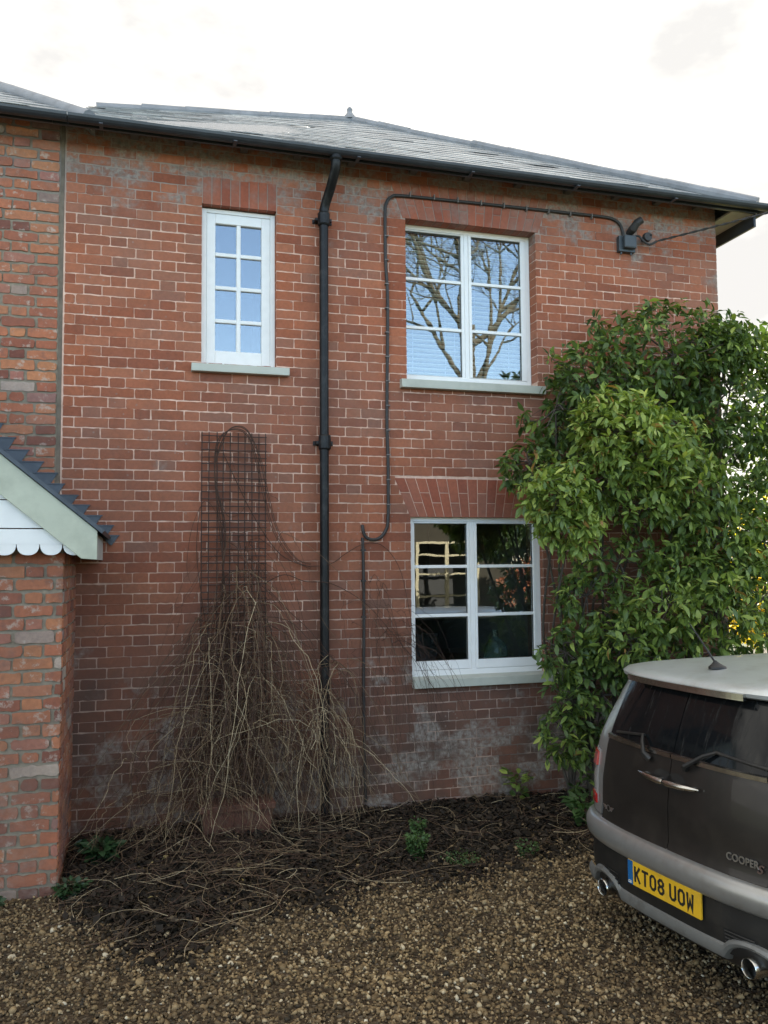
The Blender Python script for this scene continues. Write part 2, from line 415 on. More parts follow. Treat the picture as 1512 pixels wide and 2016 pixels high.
# straight joint with the wing: a strip of buff mortar
# wing to the left
wing = thing('brick_wing', 'orange brick wing with thick buff mortar joining the red house at the left edge', 'house wing', (-2, 0, 0))
mb = MB()
def t2(r): 
    return min(1, max(0, r.gauss(.5, .27)))
lay(mb, -3.4, JOINX-.035, 67, .0745, .0155, .222, .112, [], seed=21, jit=.0028, proud=.006, phase0=-.09, randtone=t2)
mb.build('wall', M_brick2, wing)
mb = MB(); mb.box((-3.4, .0015, -.25), (JOINX-.001, .30, 5.03)); mb.box((-3.4, .30, -.25), (-3.1, 5.4, 4.92))
mb.prism([(JOINX-.030, -.2), (JOINX-.004, -.2), (JOINX-.001, 4.98), (JOINX-.024, 4.98)], -.004, .0014, 1)
mb.build('mortar', [M_mortar2, plain('dark_joint_mortar', (.15, .12, .09), .95, var=.3, vs=12)], wing)

# ------------------------------------------------------------------ roof
EZ, EY = 4.90, -.25
def slates(mb, A, B, Cc, D, rows, wid, seed, th=.005, cut=None):
    """bilinear patch A(bottom left) B(bottom right) Cc(top right) D(top left)"""
    rnd = random.Random(seed); A, B, Cc, D = map(Vector, (A, B, Cc, D))
    def S(u, v): return (A*(1-u)+B*u)*(1-v)+(D*(1-u)+Cc*u)*v
    nrm = (B-A).cross(D-A).normalized()
    for r in range(rows):
        v0 = r/rows; v1 = min(1, (r+1.25)/rows)
        L0 = (B-A).length*(1-v0)+(Cc-D).length*v0
        # lay in absolute x so joints stagger vertically
        pl = A*(1-v0)+D*v0; pr = B*(1-v0)+Cc*v0; dirn = (pr-pl)
        off = (.5 if r % 2 else 0)*wid; x = -off-((pl-A).dot((B-A).normalized()) % wid)
        L = dirn.length
        while x < L:
            a, b = max(0, x+.001), min(L, x+wid-.001); x += wid
            if b-a < .02: continue
            ua, ub = a/L, b/L
            lift = th*rnd.uniform(1.3, 2.0)+(.006 if rnd.random() < .04 else 0); dz = rnd.uniform(-.004, .004)
            p = [S(ua, v0), S(ub, v0)]
            q = [S(ub, v1), S(ua, v1)]
            dn = (p[0]-q[1]).normalized()*dz
            P4 = [p[0]+nrm*lift+dn, p[1]+nrm*(lift+rnd.uniform(-.002, .002))+dn, q[0]+nrm*.001, q[1]+nrm*.001]
            P8 = P4+[k-nrm*th for k in P4]
            mb.add(P8, [(0,1,2,3),(4,7,6,5),(0,4,5,1),(1,5,6,2),(2,6,7,3),(3,7,4,0)], 0, rnd.random())
RA = Vector((2.24, 2.87, 6.90)); RL = Vector((-.49, 2.87, 6.66)); CR = Vector((5.12, EY, EZ)); BR = Vector((5.12, 5.95, EZ))
roof = MB()
slates(roof, (-.62, EY, EZ), CR, RA, (-.49, 2.87, 6.66), 19, .255, 4)
slates(roof, CR, BR, RA+Vector((.01, .01, 0)), RA, 19, .255, 5)
o = roof.build('roof', M_slate, house); o['label'] = 'grey slate hipped roof with worn edges'
mb = MB()   # roof deck under the slates
mb.add([(-.62, EY+.01, EZ-.012), CR+Vector((-.01, .01, -.012)), RA+Vector((0, 0, -.10)), (-.49, 2.87, 6.56), BR+Vector((-.01, -.01, -.012)), (-.62, 5.95, EZ-.012)],
       [(0, 1, 2, 3), (1, 4, 2), (4, 5, 3, 2)])
mb.build('roof_deck', M_slate, house)
mb = MB()
def ridge(mb, a, b, r, seg, seed):
    a, b = Vector(a), Vector(b); rnd = random.Random(seed); n = int((b-a).length/seg)
    for i in range(n):
        p = a+(b-a)*(i/n); q = a+(b-a)*((i+1.03)/n); dz = Vector((0, 0, rnd.uniform(-.01, .01)))
        mb.tube([p+dz, q+dz*.5], [r, r*.93], 10)
ridge(mb, RL+Vector((0, 0, -.02)), RA+Vector((0, 0, -.02)), .07, .42, 1)
mb.build('ridge_tile', M_leadlight, house, smooth=False)
mb = MB(); ridge(mb, RA, CR+Vector((-.03, .03, .05)), .05, .42, 2); ridge(mb, RA, BR, .05, .42, 3)
mb.build('hip_tile', M_leadlight, house)
mb = MB(); mb.tube([RA+Vector((0, 0, z)) for z in (0, .04, .07, .10, .13, .16)], [.085, .07, .045, .03, .035, .012], 10)
o = mb.build('finial', M_leadlight, house, smooth=True)
# gutters, fascia, soffit
def gutter(mb, a, b, side):
    a, b, side = Vector(a), Vector(b), Vector(side); P = []
    for p in (a, b):
        row = [p+side*(-.045*math.cos(th))+Vector((0, 0, -.045*math.sin(th))) for th in [math.pi*k/8 for k in range(9)]]
        row += [p+side*(.041*math.cos(math.pi*k/8))+Vector((0, 0, -.040*math.sin(math.pi*k/8))) for k in range(8+1)][::1]
        P.append(row)
    mb.grid(P)
    # end plate
    mb.add(P[1][:9], [tuple(range(9))]); mb.add(P[0][:9], [tuple(range(8, -1, -1))])
mb = MB(); gutter(mb, (-.5, EY-.035, EZ-.012), (5.17, EY-.035, EZ+.0), (0, 1, 0)); gutter(mb, (5.165, EY-.08, EZ), (5.165, 5.9, EZ), (-1, 0, 0))
for x in np.arange(-.3, 5.1, .9): mb.box((x, EY-.085, EZ-.066), (x+.025, EY+.0, EZ-.058))
mb.build('gutter', M_gutter, house, smooth=False)
mb = MB(); gutter(mb, (-3.5, EY-.035, EZ-.012), (-.505, EY-.035, EZ-.012), (0, 1, 0)); mb.build('gutter', M_gutter, wing)
mb = MB(); mb.box((-.6, EY+.012, EZ-.055), (5.09, EY+.034, EZ-.016)); mb.box((5.07, EY+.04, EZ-.16), (5.092, 5.9, EZ-.016)); mb.build('fascia', M_gutter, house)
mb = MB(); mb.box((-3.5, EY+.012, EZ-.055), (-.602, EY+.034, EZ-.016)); mb.build('fascia', M_gutter, wing)
mb = MB(); mb.box((4.847, EY+.036, EZ-.055), (5.068, 5.9, EZ-.04)); mb.build('soffit', M_soffit, house)
# wing roof with its lead covered hip coming down to the joint
mb = MB(); slates(mb, (-3.6, EY, EZ+.006), (-.34, EY, EZ+.006), (-1.62, 1.75, 6.17), (-3.6, 1.75, 6.17), 12, .27, 8)
mb.add([(-.34, EY+.02, EZ), (-1.62, 1.75, 6.14), (-1.0, 4.5, 5.3), (-.3, 4.5, 4.9)], [(0, 3, 2, 1)])
mb.add([(-3.6, 1.75, 6.14), (-1.62, 1.75, 6.14), (-1.0, 5.6, 4.92), (-3.6, 5.6, 4.92)], [(3, 2, 1, 0)])
mb.build('roof', M_slate, wing)
mb = MB(); mb.tube([(-.37, EY+.05, EZ+.035), (-1.0, .76, 5.56), (-1.63, 1.76, 6.19)], .05, 10); mb.build('hip_roll', M_leadlight, wing, smooth=True)
# rafter ends peeping under the gutter
for x in (-.1, .28, .68, 1.08, 1.5, 2.0, 2.45, 2.9, 3.35, 3.8, 4.2, 4.6):
    mb = MB(); mb.box((x, -.10, 4.915), (x+.055, -.008, 4.955)); mb.build('rafter_foot', M_rafter, house)

# ------------------------------------------------------------------ windows
def frame_ring(mb, x0, x1, z0, z1, y0, y1, l, r, b, t):
    mb.box((x0, y0, z0), (x0+l, y1, z1)); mb.box((x1-r, y0, z0), (x1, y1, z1))
    mb.box((x0+l, y0, z0), (x1-r, y1, z0+b)); mb.box((x0+l, y0, z1-t), (x1-r, y1, z1))
def casement(op, dep, sillz, sillx, g1, g2, gz, bars, label, glass, s2up=.0):
    x0, x1, z0, z1 = op
    wdw = MB()
    frame_ring(wdw, x0+.004, x1-.004, z0+.03, z1-.002, dep, dep+.07, .03, .035, .045, .035)
    fr = wdw.build('window', M_white, house, bevel=.003); fr['label'] = label
    m = MB(); xm = (g1[1]+g2[0])/2
    m.box((xm-.018, dep+.003, z0+.07), (xm+.018, dep+.066, z1-.035))
    m.build('mullion', M_white, fr, bevel=.003)
    for (a, b), off in ((g1, .012), (g2, .004)):
        s = MB(); la = a-(x0+.034) if a < xm else a-xm-.018; rb = (xm-.018)-b if a < xm else (x1-.039)-b
        la = max(la, .008)
        frame_ring(s, a-la+.001, b+rb-.001, z0+.077, z1-.038, dep+off-.006, dep+off+.04, la, rb, gz[0]-(z0+.077), (z1-.038)-gz[1])
        sa = s.build('sash', M_white, fr, bevel=.003)
        for bz in bars:
            q = MB(); q.box((a, dep+off+.002, bz-.012), (b, dep+off+.03, bz+.012)); q.build('glazing_bar', M_white, fr, bevel=.003)
        g = MB(); g.box((a-.006, dep+off+.018, gz[0]-.006), (b+.006, dep+off+.0185, gz[1]+.006)); g.build('pane', glass, fr)
        k = MB()
        for (p, q) in (((a, gz[0]), (a+.004, gz[1])), ((b-.004, gz[0]), (b, gz[1])), ((a, gz[0]), (b, gz[0]+.004)), ((a, gz[1]-.004), (b, gz[1]))):
            k.box((p[0], dep+off+.010, p[1]), (q[0], dep+off+.017, q[1]))
        k.build('gasket', M_cable, fr)
    s = MB(); s.prism([(sillx[0], sillz[0]), (sillx[1], sillz[0]), (sillx[1], sillz[1]), (sillx[0], sillz[1])], -.062, dep+.01)
    s.v = [(x, y, z+(.012*(y+.062)/.1 if z > sillz[0]+.01 else 0)) for x, y, z in s.v]
    s.build('sill', M_sage, fr, bevel=.004)
    return fr
win2 = casement(W2, .115, (3.207, 3.272), (1.91, 3.13), (2.003, 2.482), (2.566, 3.008), (3.35, 4.518), (4.13, 3.735), 'upper white casement window with a bare tree reflected in it', M_glass_up)
win3 = casement(W3, .045, (.910, .975), (1.985, 3.213), (2.032, 2.472), (2.548, 3.035), (1.10, 2.165), (1.828, 1.448), 'lower white casement window with dark panes above a sage sill', M_glass)
# narrow eight pane window
x0, x1, z0, z1 = W1; dep = .055
fr = MB(); frame_ring(fr, x0+.003, x1-.003, z0-.003, z1-.012, dep, dep+.08, .035, .035, .03, .03); fr = fr.build('window', M_wood_white, house, bevel=.003)
fr['label'] = 'narrow white painted eight pane window'
GX = ((.508, .659), (.700, .850)); GZ = ((3.43, 3.640), (3.672, 3.89), (3.922, 4.141), (4.174, 4.39))
s = MB(); frame_ring(s, x0+.039, x1-.039, z0+.028, z1-.043, dep+.006, dep+.055, GX[0][0]-x0-.039, x1-.039-GX[1][1], GZ[0][0]-z0-.028, z1-.043-GZ[3][1]); s.build('sash', M_wood_white, fr, bevel=.004)
for zc in (3.656, 3.906, 4.157): s = MB(); s.box((GX[0][0], dep+.012, zc-.014), (GX[1][1], dep+.045, zc+.014)); s.build('glazing_bar', M_wood_white, fr, bevel=.005)
s = MB(); s.box((.664, dep+.009, 3.43), (.695, dep+.046, 4.39)); s.build('glazing_bar', M_wood_white, fr, bevel=.005)
s = MB(); s.box((GX[0][0]-.01, dep+.03, 3.42), (GX[1][1]+.01, dep+.031, 4.40)); s.build('pane', M_glass_up, fr)
s = MB(); s.box((.334, -.06, 3.246), (1.042, dep+.0, 3.303)); s.build('sill', M_sage, fr, bevel=.004)
# roller blind of pale blue behind the little window is the room's dark void
# rooms behind the panes
M_roomwall = plain('room_wall_paint', (.42, .42, .38), .8, var=.05)
M_roomdark = plain('room_dark_paint', (.06, .06, .058), .8, var=.1)
def room(x0, x1, y1, z0, z1, wallm):
    r = MB(); y0 = .305
    r.add([(x0,y0,z0),(x1,y0,z0),(x1,y1,z0),(x0,y1,z0),(x0,y0,z1),(x1,y0,z1),(x1,y1,z1),(x0,y1,z1)], [(0,1,2,3)], 1)
    r.add([(x0,y0,z0),(x1,y0,z0),(x1,y1,z0),(x0,y1,z0),(x0,y0,z1),(x1,y0,z1),(x1,y1,z1),(x0,y1,z1)], [(4,7,6,5),(2,6,7,3),(1,5,6,2),(3,7,4,0)], 0)
    return r.build('room_lining', [wallm, M_roomdark], house)
room(1.5, 3.25, 4.4, .25, 2.45, M_roomwall)
room(1.2, 4.2, 4.0, 2.6, 4.78, M_roomdark)
room(0.0, 1.15, 3.0, 2.6, 4.78, M_roomdark)
# venetian blind in the upper window
bl = thing('venetian_blind', 'pale slatted blind hanging inside the upper right window', 'blind', (2.5, .26, 4.5))
mb = MB()
for k in range(31):
    z = 3.345+k*.0385; mb.box((2.0, .195, z), (3.05, .219, z+.0055), T=lambda x, y, z: (x, y, z-(y-.195)*.5))
mb.build('slats', plain('blind_slat_cream', (.80, .76, .62), .6), bl)
mb = MB()
for x in (2.08, 2.36, 2.44, 2.62, 2.92): mb.tube([(x, .190, 3.34), (x, .190, 4.53)], .002, 4)
mb.build('cord', M_white, bl)
# things in the downstairs room
desk = thing('desk', 'dark desk standing just inside the lower window', 'desk', (2.4, 1.0, .25))
mb = MB(); mb.box((1.8, .75, .97), (3.0, 1.45, 1.0)); mb.build('desk_top', plain('dark_desk_wood', (.05, .03, .02), .4), desk, bevel=.004)
for x in (1.84, 2.94):
    for y in (.8, 1.4): mb = MB(); mb.box((x, y, .25), (x+.05, y+.05, .97)); mb.build('leg', M_roomdark, desk)
lap = thing('laptop', 'black laptop standing open on the desk inside the lower window', 'laptop', (2.3, 1.05, 1.0))
mb = MB(); mb.box((2.2, .95, 1.001), (2.52, 1.17, 1.018)); mb.build('keyboard_base', M_box, lap, bevel=.004)
mb = MB(); mb.box((2.2, .945, 1.02), (2.52, .957, 1.24), T=lambda x, y, z: (x, y-(z-1.02)*.25, z)); mb.build('screen_lid', M_roomdark, lap, bevel=.004)
pl = thing('pendant_lamp', 'small black pendant lamp hanging inside the lower window', 'lamp', (2.58, 1.3, 2.4))
mb = MB(); mb.tube([(2.58, 1.3, 1.71), (2.58, 1.3, 1.76), (2.58, 1.3, 1.80), (2.58, 1.3, 1.83)], [.10, .085, .05, .015], 16, cap=False); mb.build('lamp_shade', M_box, pl, smooth=True)
mb = MB(); mb.tube([(2.58, 1.3, 1.83), (2.58, 1.3, 2.45)], .004, 6); mb.build('flex', M_box, pl)
jar = MB(); jar.tube([(2.93, .58, z) for z in (.985, 1.0, 1.12, 1.18, 1.22, 1.28)], [.09, .10, .10, .07, .022, .024], 18)
mt = MT('thin_green_glass'); mt.col((.45, .62, .55)); mt.set(rough=.05, trans=.7); jar_o = jar.build('glass_demijohn', mt.m, smooth=True); tag(jar_o, 'large clear glass bottle standing inside the lower window at the right', 'bottle')
mb = MB(); mb.box((2.62, .40, .955), (3.09, .70, .982)); mb.build('inner_sill', M_roomwall, house)

# ------------------------------------------------------------------ downpipe
dp = MB()
PX, PY = 1.300, -.072
pts = [(1.352, -.265, 4.84), (1.352, -.262, 4.80), (1.35, -.25, 4.76), (1.335, -.16, 4.66), (1.312, -.085, 4.57), (1.302, -.073, 4.52), (PX, PY, 4.45)]
dp.tube(pts, .036, 16)
dp.tube([(PX, PY, 4.46), (PX-.008, PY, -.03)], .034, 16)
dpo = dp.build('downpipe', M_black_pipe, house, smooth=True); dpo['label'] = 'black round downpipe fixed to the brick wall'
mb = MB()
for z, h in ((4.40, .10), (4.82, .07), (2.70, .11)):
    mb_ = MB(); xx, yy = (PX, PY) if z < 4.7 else (1.352, -.264)
    mb_.tube([(xx, yy, z), (xx, yy, z+.01), (xx, yy, z+h-.01), (xx, yy, z+h)], [.041, .046, .046, .040], 16)
    if z < 4.7:
        mb_.box((xx-.075, -.012, z+h*.35), (xx+.075, -.001, z+h*.65)); mb_.box((xx-.062, -.07, z+h*.4), (xx-.045, -.012, z+h*.6)); mb_.box((xx+.045, -.07, z+h*.4), (xx+.062, -.012, z+h*.6))
    mb_.build('pipe_collar', M_black_pipe, dpo)

# ------------------------------------------------------------------ cables
def smooth_path(P, n=6):
    P = [Vector(p) for p in P]; out = []
    for i in range(len(P)-1):
        p0, p1, p2, p3 = P[max(i-1, 0)], P[i], P[i+1], P[min(i+2, len(P)-1)]
        for k in range(n):
            t = k/n; out.append(.5*((2*p1)+(p2-p0)*t+(2*p0-5*p1+4*p2-p3)*t*t+(3*p1-p0-3*p2+p3)*t**3))
    out.append(P[-1]); return out
cb = thing('wall_cable', 'black cable clipped to the wall, looping over the upper right window', 'cable', (1.8, 0, 2.1))
yc = -.016
cp = [(1.602, -.002, 2.145), (1.604, yc, 2.11), (1.62, yc, 2.065), (1.661, yc, 2.038), (1.729, yc, 2.046), (1.781, yc, 2.104), (1.802, yc, 2.201), (1.806, yc, 2.6), (1.80, yc, 3.0), (1.814, yc, 3.857), (1.80, yc, 4.2), (1.80, yc, 4.58), (1.812, yc, 4.66), (1.85, yc, 4.712), (1.938, yc, 4.732), (2.4, yc, 4.741), (2.85, yc, 4.748), (3.4, yc, 4.755), (3.72, yc, 4.757), (3.83, yc, 4.74), (3.885, yc, 4.69), (3.905, yc, 4.60)]
mb = MB(); mb.tube(smooth_path(cp), .0125, 8); mb.build('cable_sheath', M_cable, cb, smooth=True)
M_clip = plain('grey_cable_clip', (.16, .14, .13), .6)
for k in range(12): mb = MB(); mb.box((1.792, -.033, 2.3+k*.19), (1.822, -.001, 2.308+k*.19)); mb.build('cable_clip', M_clip, cb)
for k in range(9): mb = MB(); mb.box((2.0+k*.2, -.033, 4.725), (2.008+k*.2, -.001, 4.768)); mb.build('cable_clip', M_clip, cb)
mb = MB(); mb.tube(smooth_path([(1.600, -.001, 2.03), (1.603, -.014, 2.0), (1.607, -.016, 1.5), (1.600, -.016, .9), (1.606, -.016, .40), (1.61, -.016, .1)]), .0115, 8)
for z in (1.95, 1.72, 1.45): mb.box((1.588, -.03, z), (1.622, -.001, z+.015))
o = mb.build('earth_cable', M_cable, smooth=True); tag(o, 'straight dark cable running down the wall right of the downpipe', 'cable')
jb = thing('junction_box', 'square black junction box on the wall high at the right', 'electrical box', (3.92, 0, 4.53))
mb = MB(); mb.box((3.845, -.045, 4.465), (4.0, -.001, 4.60)); mb.build('back_plate', M_box, jb, bevel=.004)
mb = MB(); mb.box((3.875, -.085, 4.488), (3.992, -.045, 4.60)); mb.build('cover', M_box, jb, bevel=.012)
for x in (3.87, 3.965): mb = MB(); mb.tube([(x, -.03, 4.465), (x, -.03, 4.445)], .008, 8); mb.build('gland', M_box, jb)
ins = thing('wall_hook', 'dark cable bracket and insulator bolted above the junction box', 'bracket', (4.0, 0, 4.68))
mb = MB(); mb.tube([(3.965, -.005, 4.64), (3.97, -.06, 4.66), (3.99, -.10, 4.71)], [.03, .036, .03], 10); mb.tube([(3.985, -.08, 4.70), (4.03, -.11, 4.73)], [.034, .03], 10); mb.build('bracket_arm', M_cable, ins, bevel=.003)
mb = MB(); mb.tube([(4.10, -.002, 4.60), (4.10, -.05, 4.60), (4.10, -.06, 4.60), (4.10, -.09, 4.60)], [.02, .02, .042, .036], 12); mb.tube([(4.125, -.04, 4.58), (4.125, -.09, 4.62)], .014, 8); mb.build('insulator', M_cable, ins)
ow = thing('overhead_wire', 'overhead service wire running from the wall up and out to the right', 'wire', (4.1, -.1, 4.6))
mb = MB(); mb.tube(smooth_path([(3.985, -.05, 4.60), (4.02, -.07, 4.60), (4.06, -.08, 4.555), (4.11, -.09, 4.53), (4.17, -.10, 4.56)]), .010, 8); mb.build('wire_tail', M_cable, ow, smooth=True)
A, B = Vector((4.17, -.10, 4.56)), Vector((11.7, -2.1, 7.0))
mb = MB(); line = []
for k in range(41):
    t = k/40; p = A.lerp(B, t); p.z -= .12*4*t*(1-t); line.append(p)
mb.tube(line, .006, 6)
for ph in (0, math.pi):
    pth = []
    for k in range(80):
        t = k/80*.22; p = A.lerp(B, t); p.z -= .12*4*t*(1-t); th = k*.75+ph
        pth.append(p+Vector((0, math.cos(th), math.sin(th)))*.006)
    mb.tube(pth, .005, 5)
mb.build('wire_strand', M_cable, ow, smooth=True)

# ------------------------------------------------------------------ porch at the left
porch = thing('porch', 'brick porch with sage bargeboard and white scalloped boards at the left edge', 'porch', (-1.3, -.95, 0))
PXR = -.43; PYF = -.955
mb = MB()
def bow(z): return -.0
T = lambda x, y, z: (x+(.012*(1-z/1.9)*-1), PYF+y, z)
lay(mb, -.86, PXR, 26, .0748, .0155, .222, .108, [], T=T, seed=31, jit=.0028, proud=.005, phase0=-.52, randtone=t2)
T = lambda x, y, z: (PXR-y-.012*(1-z/1.9), x, z)
lay(mb, PYF+.004, -.004, 26, .0748, .0155, .222, .108, [], T=T, seed=33, jit=.0028, proud=.005, phase0=.1, randtone=t2)
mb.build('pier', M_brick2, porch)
mb = MB(); mb.box((-.86, PYF+.003, -.25), (PXR-.003, -.001, 1.95), T=lambda x, y, z: (x-.012*(1-z/1.9), y, z)); mb.build('pier_mortar', M_mortar2, porch)
# gable: apex to the left outside the picture; slope from (-.756,2.48) to (-.24,2.053)
s_ = (2.48-2.053)/(-.756+.24); AX_ = -1.55
def zt(x, z0=2.053, xr=-.24): return z0+(x-xr)*s_ if x > AX_ else z0+(2*AX_-x-xr)*s_
# bargeboards (right and left)
for sgn in (1, -1):
    mb = MB()
    def mx_(x): return x if sgn == 1 else 2*AX_-x
    poly = [(-.24, 2.053), (-.24, 1.889), (-.324, 1.896), (AX_, zt(AX_)-.215), (AX_, zt(AX_))]
    poly = [(mx_(x), z) for x, z in poly]
    if sgn == -1: poly = poly[::-1]
    mb.prism(poly[::-1], -1.10, -1.075); mb.build('bargeboard', M_board, porch, bevel=.003)
# white boards with scalloped foot
mb = MB()
rows = [1.978, 2.07, 2.23, 2.39, 2.55, 2.71]
xr0 = -.33
for i, z in enumerate(rows):
    z2 = z+.158 if i else 2.067
    xa = -.24+(z+.19-2.053)/s_; xa2 = -.24+(z2+.19-2.053)/s_
    mb.prism([(2*AX_-xa, z), (xa, z), (xa2, z2-.004), (2*AX_-xa2, z2-.004)], -1.070+.004*(i > 0), -1.05)
# scallops
xc = -.602
sw = .121
cx_list = []
x = -.356-sw/2
xs = []
k = 0
xx = -.426
while xx > 2*AX_+.35:
    cx = xx-sw/2; pts = [(cx+sw*.485*math.copysign(abs(math.cos(th))**.85, math.cos(th)), 1.979-.062*max(0, math.sin(th))**.85) for th in [math.pi*q/16 for q in range(17)]]
    mb.prism(pts, -1.070, -1.054); xx -= sw
cx = -.426+sw/2; mb.prism([(cx+sw*.485*math.copysign(abs(math.cos(th))**.85, math.cos(th)), 1.979-.062*max(0, math.sin(th))**.85) for th in [math.pi*(.30+.70*q/10) for q in range(11)]]+[(-.424, 2.0), (cx+.02, 2.0)], -1.070, -1.054)
mb.build('gable_board', M_white, porch)
# rafter end box and soffit behind the board
mb = MB(); mb.prism([(-.255, 2.045), (-.255, 1.893), (-.326, 1.898), (-.326, 2.10)][::-1], -1.074, -.002); mb.build('eaves_soffit', M_soffit, porch)
mb = MB(); mb.prism([(2*AX_+.255, 2.045), (2*AX_+.42, 2.18), (2*AX_+.42, 1.893), (2*AX_+.255, 1.893)][::-1], -1.074, -.002); mb.build('eaves_soffit', M_soffit, porch)
# porch roof deck
for sgn in (1, -1):
    P = [(-.215, 2.038), (AX_, zt(AX_)+.004), (AX_, zt(AX_)+.030), (-.20, 2.054)]
    P = [((x if sgn == 1 else 2*AX_-x), z) for x, z in P]
    if sgn == -1: P = P[::-1]
    mb = MB(); mb.prism(P, -1.115, -.004); mb.build('roof', M_lead, porch)
# stepped lead flashing dressed into the wall joints
mb = MB()
teeth = [(-1.40, 3.275), (-1.30, 3.20), (-1.21, 3.13), (-1.12, 3.05), (-1.04, 2.98), (-.97, 2.91), (-.905, 2.82), (-.825, 2.727), (-.74, 2.645), (-.645, 2.567), (-.555, 2.492), (-.51, 2.418), (-.42, 2.342), (-.345, 2.275), (-.262, 2.203), (-.185, 2.135), (-.15, 2.065)]
def lowz(x): return 2.0+(x+.19)*-.885
for k, (x, z) in enumerate(teeth):
    zb = teeth[k+1][1] if k+1 < len(teeth) else 1.998
    xb = x-.045; xl = max(-1.9, (zb-2.0)/-.885-.19); xlt = (z-2.0)/-.885-.19
    mb.prism([(xlt-.01, z), (x, z), (xb, zb), (min(xl, xb)-.012, zb)][::-1], -.011-.0012*(k % 2), -.004)
    mb.box((xlt+.0, -.0155-.001*(k % 2), z-.0035), (x+.004, -.004, z+.0035))
mb.build('stepped_flashing', M_lead, porch)
# left pier (outside the picture but part of the porch)
mb = MB(); T = lambda x, y, z: (x, PYF+y, z)
lay(mb, -2.66, -2.23, 26, .0748, .0155, .222, .108, [], T=T, seed=35, jit=.0028, proud=.005, phase0=-.52, randtone=t2)
mb.box((-2.66, PYF+.003, -.25), (-2.233, -.001, 1.95), 1)
mb.build('pier', [M_brick2, M_mortar2], porch)
mb = MB(); mb.box((-2.2, -.02, .05), (-.95, -.008, 2.0)); mb.build('door', M_sage, porch)

# ------------------------------------------------------------------ trellis, planter
tr = thing('wire_trellis', 'tall narrow rusty mesh trellis fixed to the wall left of the downpipe', 'trellis', (.635, -.04, .1))
mb = MB(); rnd = random.Random(4)
TX0, TX1 = .414, .866
for k in range(10):
    x = TX0+(TX1-TX0)*k/9+rnd.uniform(-.004, .004); mb.tube([(x, -.036, .10), (x+rnd.uniform(-.004, .004), -.036, 1.0), (x+rnd.uniform(-.004, .004), -.036, 2.0), (x, -.036, 2.81)], .0040, 5)
mb.build('upright_wires', M_rust, tr)
mb = MB()
for k in range(53):
    z = .14+k*.0508; mb.tube([(TX0-.008, -.042, z+rnd.uniform(-.003, .003)), ((TX0+TX1)/2, -.042, z+rnd.uniform(-.004, .004)), (TX1+.008, -.042, z+rnd.uniform(-.003, .003))], .0040, 5)
mb.build('cross_wires', M_rust, tr)
pot = MB()
def taper(x, y, z):
    f = 1-.10*(1-z/.24); cx, cy = .64, -.22; return (cx+(x-cx)*f, cy+(y-cy)*f, z)
pot.box((.40, -.32, .0), (.88, -.12, .20), T=taper); pot.box((.385, -.335, .20), (.895, -.105, .245)); 
o = pot.build('terracotta_planter', M_terra, bevel=.006); tag(o, 'terracotta trough half hidden by dead stems at the foot of the trellis', 'planter')

# ------------------------------------------------------------------ bare climber
def tubes_np(paths, radii, n=4, tones=None):
    V = []; F = []; Tn = []; o = 0
    for pi_, (P, r) in enumerate(zip(paths, radii)):
        P = np.asarray(P, float); m = len(P)
        d = np.gradient(P, axis=0); d /= (np.linalg.norm(d, axis=1, keepdims=True)+1e-9)
        ref = np.array([.13, .95, .27]); a = np.cross(d, ref); a /= (np.linalg.norm(a, axis=1, keepdims=True)+1e-9); b = np.cross(d, a)
        rr = np.linspace(r, r*.45, m)[:, None]
        ring = [P+(a*math.cos(2*math.pi*k/n)+b*math.sin(2*math.pi*k/n))*rr for k in range(n)]
        V.append(np.stack(ring, 1).reshape(-1, 3))
        i = np.arange(m-1)[:, None]*n; k = np.arange(n)[None]; k2 = (k+1) % n
        q = np.stack([i+k, i+k2, i+n+k2, i+n+k], -1).reshape(-1, 4)+o
        F.append(q); Tn.append(np.full(len(q), tones[pi_] if tones is not None else 0.)); o += m*n
    return np.concatenate(V), np.concatenate(F), np.concatenate(Tn)
def ramp_attr_mat(name, stops, rough=.8, n_scale=30, nstr=.5, spec=.3, bump=0.):
    t = MT(name); c = t.ramp(t.attr(), stops)
    c = t.mix(nstr, c, t.ramp(t.noise(n_scale, 4), [(.3, (.6, .6, .6)), (.7, (1.35, 1.3, 1.25))]), 'MULTIPLY')
    t.col(c); t.set(rough=rough, spec=spec)
    if name.startswith('flint'): t.col(t.mix(.8, c, t.ramp(t.noise(1.1, 5, .6), [(.32, (.66, .66, .68)), (.66, (1.2, 1.18, 1.12))]), 'MULTIPLY'))
    if bump: t.bump(t.noise(n_scale*5, 4), bump, .004)
    return t.m
M_stem = ramp_attr_mat('climber_stem', [(0, (.038, .021, .016)), (.35, (.085, .048, .032)), (.6, (.15, .098, .058)), (.78, (.28, .21, .125)), (1, (.56, .46, .30))])
rs = np.random.RandomState(11)
def drape(x0, z0, x1, up, out, n=16, zend=.02, wob=.02, y0=-.04):
    t = np.linspace(0, 1, n); 
    x = x0+(x1-x0)*t**1.15; z = z0+up*4*t*(1-t)*(1-t)*1.6-(z0-zend)*t**1.9
    y = y0-out*np.sin(t*math.pi*.62)
    P = np.stack([x, y, z], 1)
    c = np.cumsum(rs.randn(n, 3)*wob, 0); c -= c[0]; P += c*.55*np.array([1, .5, .5])
    P[:, 1] = np.minimum(P[:, 1], -.012); P[:, 2] = np.maximum(P[:, 2], .015)
    return P
paths = []; rad = []; ton = []
def addp(P, r, t): paths.append(P); rad.append(r); ton.append(t)
def hsm(pts, n=8): return np.array([tuple(p) for p in smooth_path(pts, n)])
